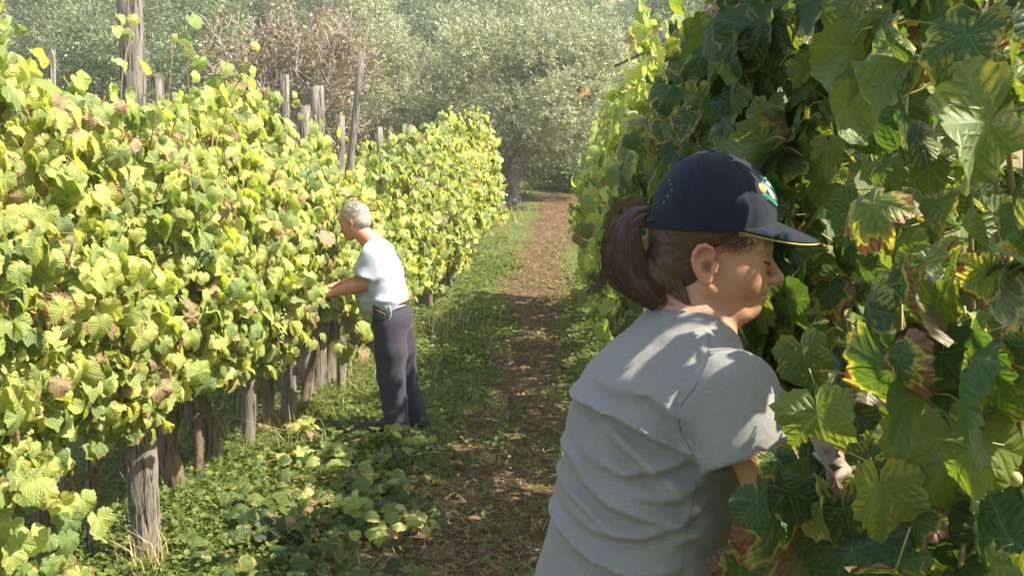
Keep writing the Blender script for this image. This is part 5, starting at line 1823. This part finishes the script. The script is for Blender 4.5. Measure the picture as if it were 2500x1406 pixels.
    f = f0 + BB * ext_; sd = s0 * (1 + .03 * np.sin(BB * 3.14)) * (1 - .04 * BB)
    # arched across, sloping down to the front
    er = ext_ / .072
    u = u0 - .001 - BB * .026 * er - .006 * np.abs(AA) ** 1.3 * er * np.sin(BB * 1.57)
    bw = HW.w(np.stack([f, sd, u], -1).reshape(-1, 3))
    i = np.arange(nb - 1)[:, None] * na; j = np.arange(na - 1)[None]
    Qb = np.stack([i + j, i + j + 1, i + na + j + 1, i + na + j], -1).reshape(-1, 4)
    br = link('brim', mesh_np('brim', bw - base, Qb, M_CAP, True), cap)
    md = br.modifiers.new('thick', 'SOLIDIFY'); md.thickness = .0032; md.offset = 0
    edge = bw.reshape(nb, na, 3)[-1]
    m = MB(); m.tube(bez(edge[::2], 60) - HW.U * .0022, .0013, 6); link('piping', m.mesh('piping', M_YELLOW, base), cap)
    # embroidered emblem on the front panel: shapes laid on the crown surface
    def patch(poly, mat, nm, lift=.0018, mirror=False):
        """poly in (angle deg, height fraction) on the crown"""
        pv = np.array(poly, float); c = pv.mean(0); rings_ = [pv * f_ + c * (1 - f_) for f_ in (1, .66, .33)]
        pts = np.concatenate(rings_ + [c[None]])
        ph_, th_ = np.radians(pts[:, 0]), pts[:, 1]
        f, s_, u = capR(ph_, th_)
        L_ = np.stack([f, s_, u], -1); nrm = L_ - np.array([CF, 0, CU + .03]); nrm /= np.linalg.norm(nrm, axis=1)[:, None]
        k = len(pv)
        lf = np.concatenate([np.full(k, .0004), np.full(k, lift), np.full(k, lift), [lift]])
        W2 = HW.w(L_ + nrm * lf[:, None])
        F4 = [[r * k + a_, r * k + (a_ + 1) % k, (r + 1) * k + (a_ + 1) % k, (r + 1) * k + a_] for r in (0, 1) for a_ in range(k)]
        F3 = [[2 * k + a_, 2 * k + (a_ + 1) % k, 3 * k] for a_ in range(k)]
        return link(nm, mesh_np(nm, W2 - base, [np.array(F4), np.array(F3)], mat, False), cap)
    # white leaf-like field between a green upper bar and a green lower swoosh, gold disc on the near side
    patch([(30, .62), (10, .66), (4, .56), (6, .36), (14, .27), (27, .40)], M_WHITE_EMB, 'emblem_field')
    patch([(37, .60), (31, .68), (10, .735), (8, .69), (28, .63)], M_GREEN_EMB, 'emblem_bar', .0024)
    patch([(45, .46), (40, .38), (28, .27), (16, .19), (12, .25), (27, .35), (38, .47)], M_GREEN_EMB, 'emblem_swoosh', .0026)
    a = np.linspace(0, 6.28, 11)[:-1]
    patch([(39 + 6.5 * math.cos(q), .55 + .085 * math.sin(q)) for q in a], M_GOLD_EMB, 'emblem_disc', .0028)
    patch([(22, .55), (14, .60), (10, .50), (15, .42), (20, .44)], M_GREEN_EMB, 'emblem_stem', .0026)
    # small green stitched letters curving over the rear opening
    for k, (ph_, th_) in enumerate(((141, .50), (144, .42), (147, .34), (146, .58), (152, .64))):
        dp, dt = 1.7, .020
        patch([(ph_ - dp, th_ + dt), (ph_ + dp * .2, th_ + dt), (ph_ + dp, th_ + dt * .3), (ph_ + dp * .3, th_ - dt * .2), (ph_ + dp, th_ - dt), (ph_ - dp, th_ - dt)], M_GREEN_EMB, 'stitched_letter', .0014)
    # eyelets
    for ph_ in (60, 120):
        f, s_, u = capR(np.array([math.radians(ph_)]), np.array([.95])); c = np.array([f[0], s_[0], u[0]])
        m = MB(); nrm = c - np.array([CF, 0, CU]); nrm /= np.linalg.norm(nrm)
        t1 = np.cross(nrm, [0, 0, 1]); t1 /= np.linalg.norm(t1); t2 = np.cross(nrm, t1); aa = np.linspace(0, 6.3, 12)
        m.tube(HW.w(c + nrm * .0006 + (np.cos(aa)[:, None] * t1 + np.sin(aa)[:, None] * t2) * .0024), .0008, 5)
        link('eyelet', m.mesh('eyelet', M_CAP, base), cap)
    # strap across the opening
    a = np.radians(np.linspace(153, 207, 12)); f, s_, u = capR(a, np.full(12, .10))
    m = MB(); c = HW.w(np.stack([f * 1.0, s_, u], -1)); m.tube(c, .0035, 6); link('strap', m.mesh('strap', M_CAP, base), cap)


build_woman()


# ------------------------------------------------------------------ the man
def build_man():
    Y = 7.32; mp = lambda px, py, dy=0.0: P(px, py, Y + dy)
    g = float(ground_z(-1.0, Y))
    base = np.array([mp(985, 1050)[0], Y, g])
    o = empty('person', base)
    tag(o, 'white haired man in a pale blue t-shirt and dark trousers reaching into the sunlit row', 'person')
    H = Frame(mp(870, 548, -.02), 157, 16)
    sc_h = 1.12
    neck0, neck1 = H.w((-.012, 0, -.05)), mp(918, 600, .0)
    C0, C1, C2, C3 = mp(922, 622), mp(930, 672), mp(940, 722), mp(955, 765)
    SL, SR = mp(905, 627, -.17), mp(915, 622, .17)
    EL, WL = mp(884, 694, -.17), mp(808, 716, -.12)
    ER, WR = mp(872, 690, .22), mp(815, 700, .16)
    SQm = np.array([1, .72, 1])
    hipN, hipF = mp(952, 790, -.085), mp(965, 790, .09)
    kN, kF = mp(955, 920, -.09), mp(985, 915, .14)
    aN, aF = mp(966, 1035, -.09), mp(1018, 1018, .16)
    aN[2] = max(aN[2], g + .09); aF[2] = max(aF[2], g + .09)

    def body(p):
        q = H.loc(p); q = [a / sc_h for a in q]
        d = head_sdf(q, True) * sc_h
        d = sm(d, cone(p, neck0, neck1, .060, .070), .03)
        d = sm(d, chain(p, [C0, C1, C2, C3], [.10, .12, .115, .115], .05, SQm), .04)
        for s_, e, w, sd in ((SL, EL, WL, -1), (SR, ER, WR, 1)):
            d = sm(d, chain(p, [s_, e], [.055, .043], .01), .03)
            d = sm(d, chain(p, [e, e + (w - e) * .3, w], [.043, .046, .029], .01), .015)
            d = sm(d, hand(p, w, w - e, (0, -.2 * sd, -1), 1.1, .6, sd), .012)
        for h, k, a in ((hipN, kN, aN), (hipF, kF, aF)):
            d = sm(d, chain(p, [h, k, a], [.085, .055, .04], .03), .03)
        return d
    xs = axis((-1.75, H.o[0] - .15, .010), (H.o[0] - .15, H.o[0] + .15, .0045), (H.o[0] + .15, -.75, .010))
    V, Q = surface(body, xs, axis((6.82, 7.88, .0085)), axis((g + .02, H.o[2] - .15, .011), (H.o[2] - .15, H.o[2] + .19, .0045)), 1)
    L = (V - H.o) @ H.M.T / sc_h
    tint = np.where(L[:, 2] > -.14, np.clip(head_tint(L) + .25, 0, 1), .35)
    link('body', mesh_np('body', V - base, Q, M_SKINM, True, attrs={'tint': tint}), o)

    def shirt(p):
        x, y, z = p
        d = chain(p, [C0, C1, C2, C3 + [0, 0, .01]], [.118, .144, .136, .134], .06, SQm)
        d = sm(d, cone(p, mp(912, 606), SL + [0, .03, 0], .062, .066), .05)
        d = sm(d, cone(p, mp(912, 606), SR + [0, -.03, 0], .062, .066), .05)
        d = sm(d, ell(p, mp(905, 732), (.10, .14, .11)), .06)
        n = .010 * vnoise(x * 7 + z * 5, y * 7, z * 12 - x * 6, 3) + .005 * vnoise(x * 18, y * 18, z * 26 - x * 12, 4)
        n = n * np.clip((SL[2] - z) / .3 + .3, .25, 1)
        n = n + .008 * np.exp(-((z - mp(960, 722)[2] - .02 * np.sin(y * 20)) / .02) ** 2)
        d = d - n
        for s_, e, k_ in ((SL, EL, .74), (SR, ER, .72)):
            e = s_ + (e - s_) * k_; ax = (e - s_) / np.linalg.norm(e - s_)
            q = cone(p, s_, e, .074, .084) - .006 * vnoise(x * 16, y * 16, z * 16, 6)
            q = smx(q, sum((p[i] - e[i]) * ax[i] for i in range(3)), .006)
            q = smx(q, -cone(p, e - ax * .035, e + ax * .1, .060, .062), .005)
            d = sm(d, q, .02)
        d = smx(d, -cone(p, neck1 - [0, 0, .02], H.w((.03, 0, -.11)), .078, .082), .006)
        hem = mp(950, 762)[2] + (x - mp(950, 762)[0]) * .42
        d = smx(d, hem - z, .012)
        return d
    V, Q = surface(shirt, axis((-1.52, -.80, .0085)), axis((6.97, 7.68, .0085)), axis((.85, 1.62, .0085)), 1)
    link('t_shirt', mesh_np('t_shirt', V - base, Q, M_SHIRTM, True), o)

    def trous(p):
        x, y, z = p
        d = ell(p, mp(960, 775), (.145, .175, .14))
        for h, k, a, e in ((hipN, kN, aN, -.03), (hipF, kF, aF, .02)):
            d = sm(d, chain(p, [h, (h + k) / 2, k, a - [0, 0, .03]], [.122, .113, .093, .084], .03), .035)
        n = .012 * vnoise(x * 9 + y * 5, y * 9, z * 4, 13) + .006 * vnoise(x * 20, y * 20, z * 9 + x * 10, 14)
        n = n + .010 * np.exp(-(z - g - .12) / .12) * np.clip(vnoise(x * 12, y * 12, z * 24, 15), -1, 1)
        d = d - n * np.clip((mp(0, 760)[2] - z) / .15, 0, 1)
        top = mp(955, 752)[2] + (x - mp(955, 752)[0]) * .42
        return smx(smx(d, z - top, .006), g + .03 - z, .006)
    V, Q = surface(trous, axis((-1.4, -.72, .0085)), axis((6.95, 7.74, .0095)), axis((g, 1.12, .010)), 1)
    link('trousers', mesh_np('trousers', V - base, Q, M_NAVYT, True), o)
    for a, f in ((aN, np.array([-1, .25, 0])), (aF, np.array([-.55, .8, 0]))):
        f = f / np.linalg.norm(f)
        a0 = np.array([a[0], a[1], g])
        def shoe(p):
            d = sm(cone(p, a0 - f * .06 + [0, 0, .045], a0 + f * .17 + [0, 0, .035], .045, .040), cone(p, a0 + [0, 0, .05], a0 + [0, 0, .12], .05, .048), .03)
            return np.maximum(d, g - .01 - p[2])
        V, Q = surface(shoe, axis((a0[0] - .26, a0[0] + .26, .009)), axis((a0[1] - .26, a0[1] + .26, .009)), axis((g - .03, g + .2, .009)), 1)
        link('shoe', mesh_np('shoe', V - base, Q, M_SHOE, True), o)

    def hair(p):
        q = [a / sc_h for a in H.loc(p)]; F, S, U = q
        d = ell(q, (-.003, 0, .053), (.0982, .0772, .0900))
        d = sm(d, ell(q, (-.045, 0, .0), (.051, .058, .045)), .03)
        d = d - .0022 * vnoise(F * 50, S * 160, U * 160, 5)
        lim = .006 * vnoise(F * 140, S * 60, U * 60, 6) + np.where(F > -.01, .016 + (F + .01) * 1.0, -.035 - (F + .01) * .0) - U
        lim = np.where(F > -.01, lim, np.where(F > -.03, (.016 - (-.01 - F) * 2.6) - U, lim))
        d = smx(d, lim, .006)
        d = smx(d, F - .080, .008)
        d = smx(d, -ell([F, np.abs(S), U], (-.006, .083, .002), (.022, .016, .034)), .003)
        return d * sc_h
    V, Q = surface(hair, axis((H.o[0] - .14, H.o[0] + .15, .0048)), axis((H.o[1] - .14, H.o[1] + .14, .0048)), axis((H.o[2] - .1, H.o[2] + .19, .0048)), 1)
    ho = link('hair', mesh_np('hair', V - base, Q, M_WHITEHAIR, True, attrs={'rnd': np.zeros(len(V))}), o)
    rg = np.random.default_rng(8); sv, sq, so, sr = [], [], 0, []
    for i in range(1500):
        v = rg.normal(size=3); v /= np.linalg.norm(v)
        L0 = np.array([-.003, 0, .053]) + v * [.0985, .0775, .0903]
        if L0[2] < (.03 if L0[0] > -.02 else -.03) or L0[0] > .075: continue
        t = np.array([-1, 0, -.4]) - v * (np.array([-1, 0, -.4]) @ v); t /= np.linalg.norm(t) + 1e-6
        pts = np.array([L0, L0 + t * .009 + v * .0015, L0 + t * .018 + v * .001]) * sc_h
        V_, Q_, _ = tube_geo(H.w(pts), [.0012, .001, .0004], 3, False)
        sv.append(V_); sq.append(Q_ + so); so += len(V_); sr.append(np.full(len(V_), rg.random()))
    link('short_strands', mesh_np('short_strands', np.concatenate(sv) - base, np.concatenate(sq), M_WHITEHAIR, True, attrs={'rnd': np.concatenate(sr)}), ho)
    # belt, pouch and cord
    bc = mp(955, 752); aa = np.linspace(0, 2 * math.pi, 36)
    bx, by = bc[0] + .140 * np.cos(aa), bc[1] + .168 * np.sin(aa)
    V = []
    for dz, dr in ((-.009, .004), (-.009, .007), (.009, .007), (.009, .004)):
        V.append(np.stack([bc[0] + (.143 + dr) * np.cos(aa), bc[1] + (.171 + dr) * np.sin(aa), bc[2] + .012 + .42 * .143 * np.cos(aa) + dz], -1))
    V = np.concatenate(V); n = 36; i = np.arange(3)[:, None] * n; j = np.arange(n - 1)[None]
    link('belt', mesh_np('belt', V - base, np.stack([i + j, i + j + 1, i + n + j + 1, i + n + j], -1).reshape(-1, 4), M_LEATHER, True), o)
    pc = mp(928, 762, -.185)
    def pouch(p):
        q = sN(p, pc); r = (.048, .020, .056)
        d = np.sqrt(sum(np.maximum(np.abs(q[i]) - r[i] + .012, 0) ** 2 for i in range(3))) - .012
        return d - .004 * vnoise(p[0] * 40, p[1] * 40, p[2] * 40, 3)
    V, Q = surface(pouch, axis((pc[0] - .09, pc[0] + .09, .006)), axis((pc[1] - .05, pc[1] + .05, .006)), axis((pc[2] - .09, pc[2] + .09, .006)), 1)
    po = link('pouch', mesh_np('pouch', V - base, Q, M_POUCH, True), o)
    m = MB(); c1 = pc + [0, -.024, 0]
    m.box(c1 + [0, -.002, .008], (.082, .004, .006), Matrix.Rotation(.5, 3, 'Y')); link('trim', m.mesh('trim', M_LEATHER, base), po)
    m = MB(); m.tube(bez([mp(945, 735, -.19), mp(952, 752, -.20), mp(954, 768, -.20), mp(948, 782, -.20), mp(944, 776, -.19)], 14), .0055, 6)
    link('cord', m.mesh('cord', M_CORD, base), o)
    # back pocket flap lines on the seat of the trousers
    m = MB(); m.tube(bez([mp(962, 776, -.155), mp(978, 772, -.13), mp(994, 770, -.08)], 8), .0035, 5); link('pocket', m.mesh('pocket', M_NAVYT, base), o)


build_man()


# ------------------------------------------------------------------ haze over the grove
def haze():
    t = NT('haze'); v = t.n('VolumePrincipled')
    v.inputs['Color'].default_value = (1, .97, .88, 1); v.inputs['Density'].default_value = HAZE; v.inputs['Anisotropy'].default_value = .3
    t.t.links.new(v.outputs[0], t.out.inputs[1])
    m = MB(); m.box((0, 150, 14.4), (540, 372, 33.2)); o = m.build('haze', t.m, smooth=False)
    tag(o, kind='stuff', label='thin warm haze in the air over the vineyard and slope', cat='haze')


HAZE = .0034
haze()
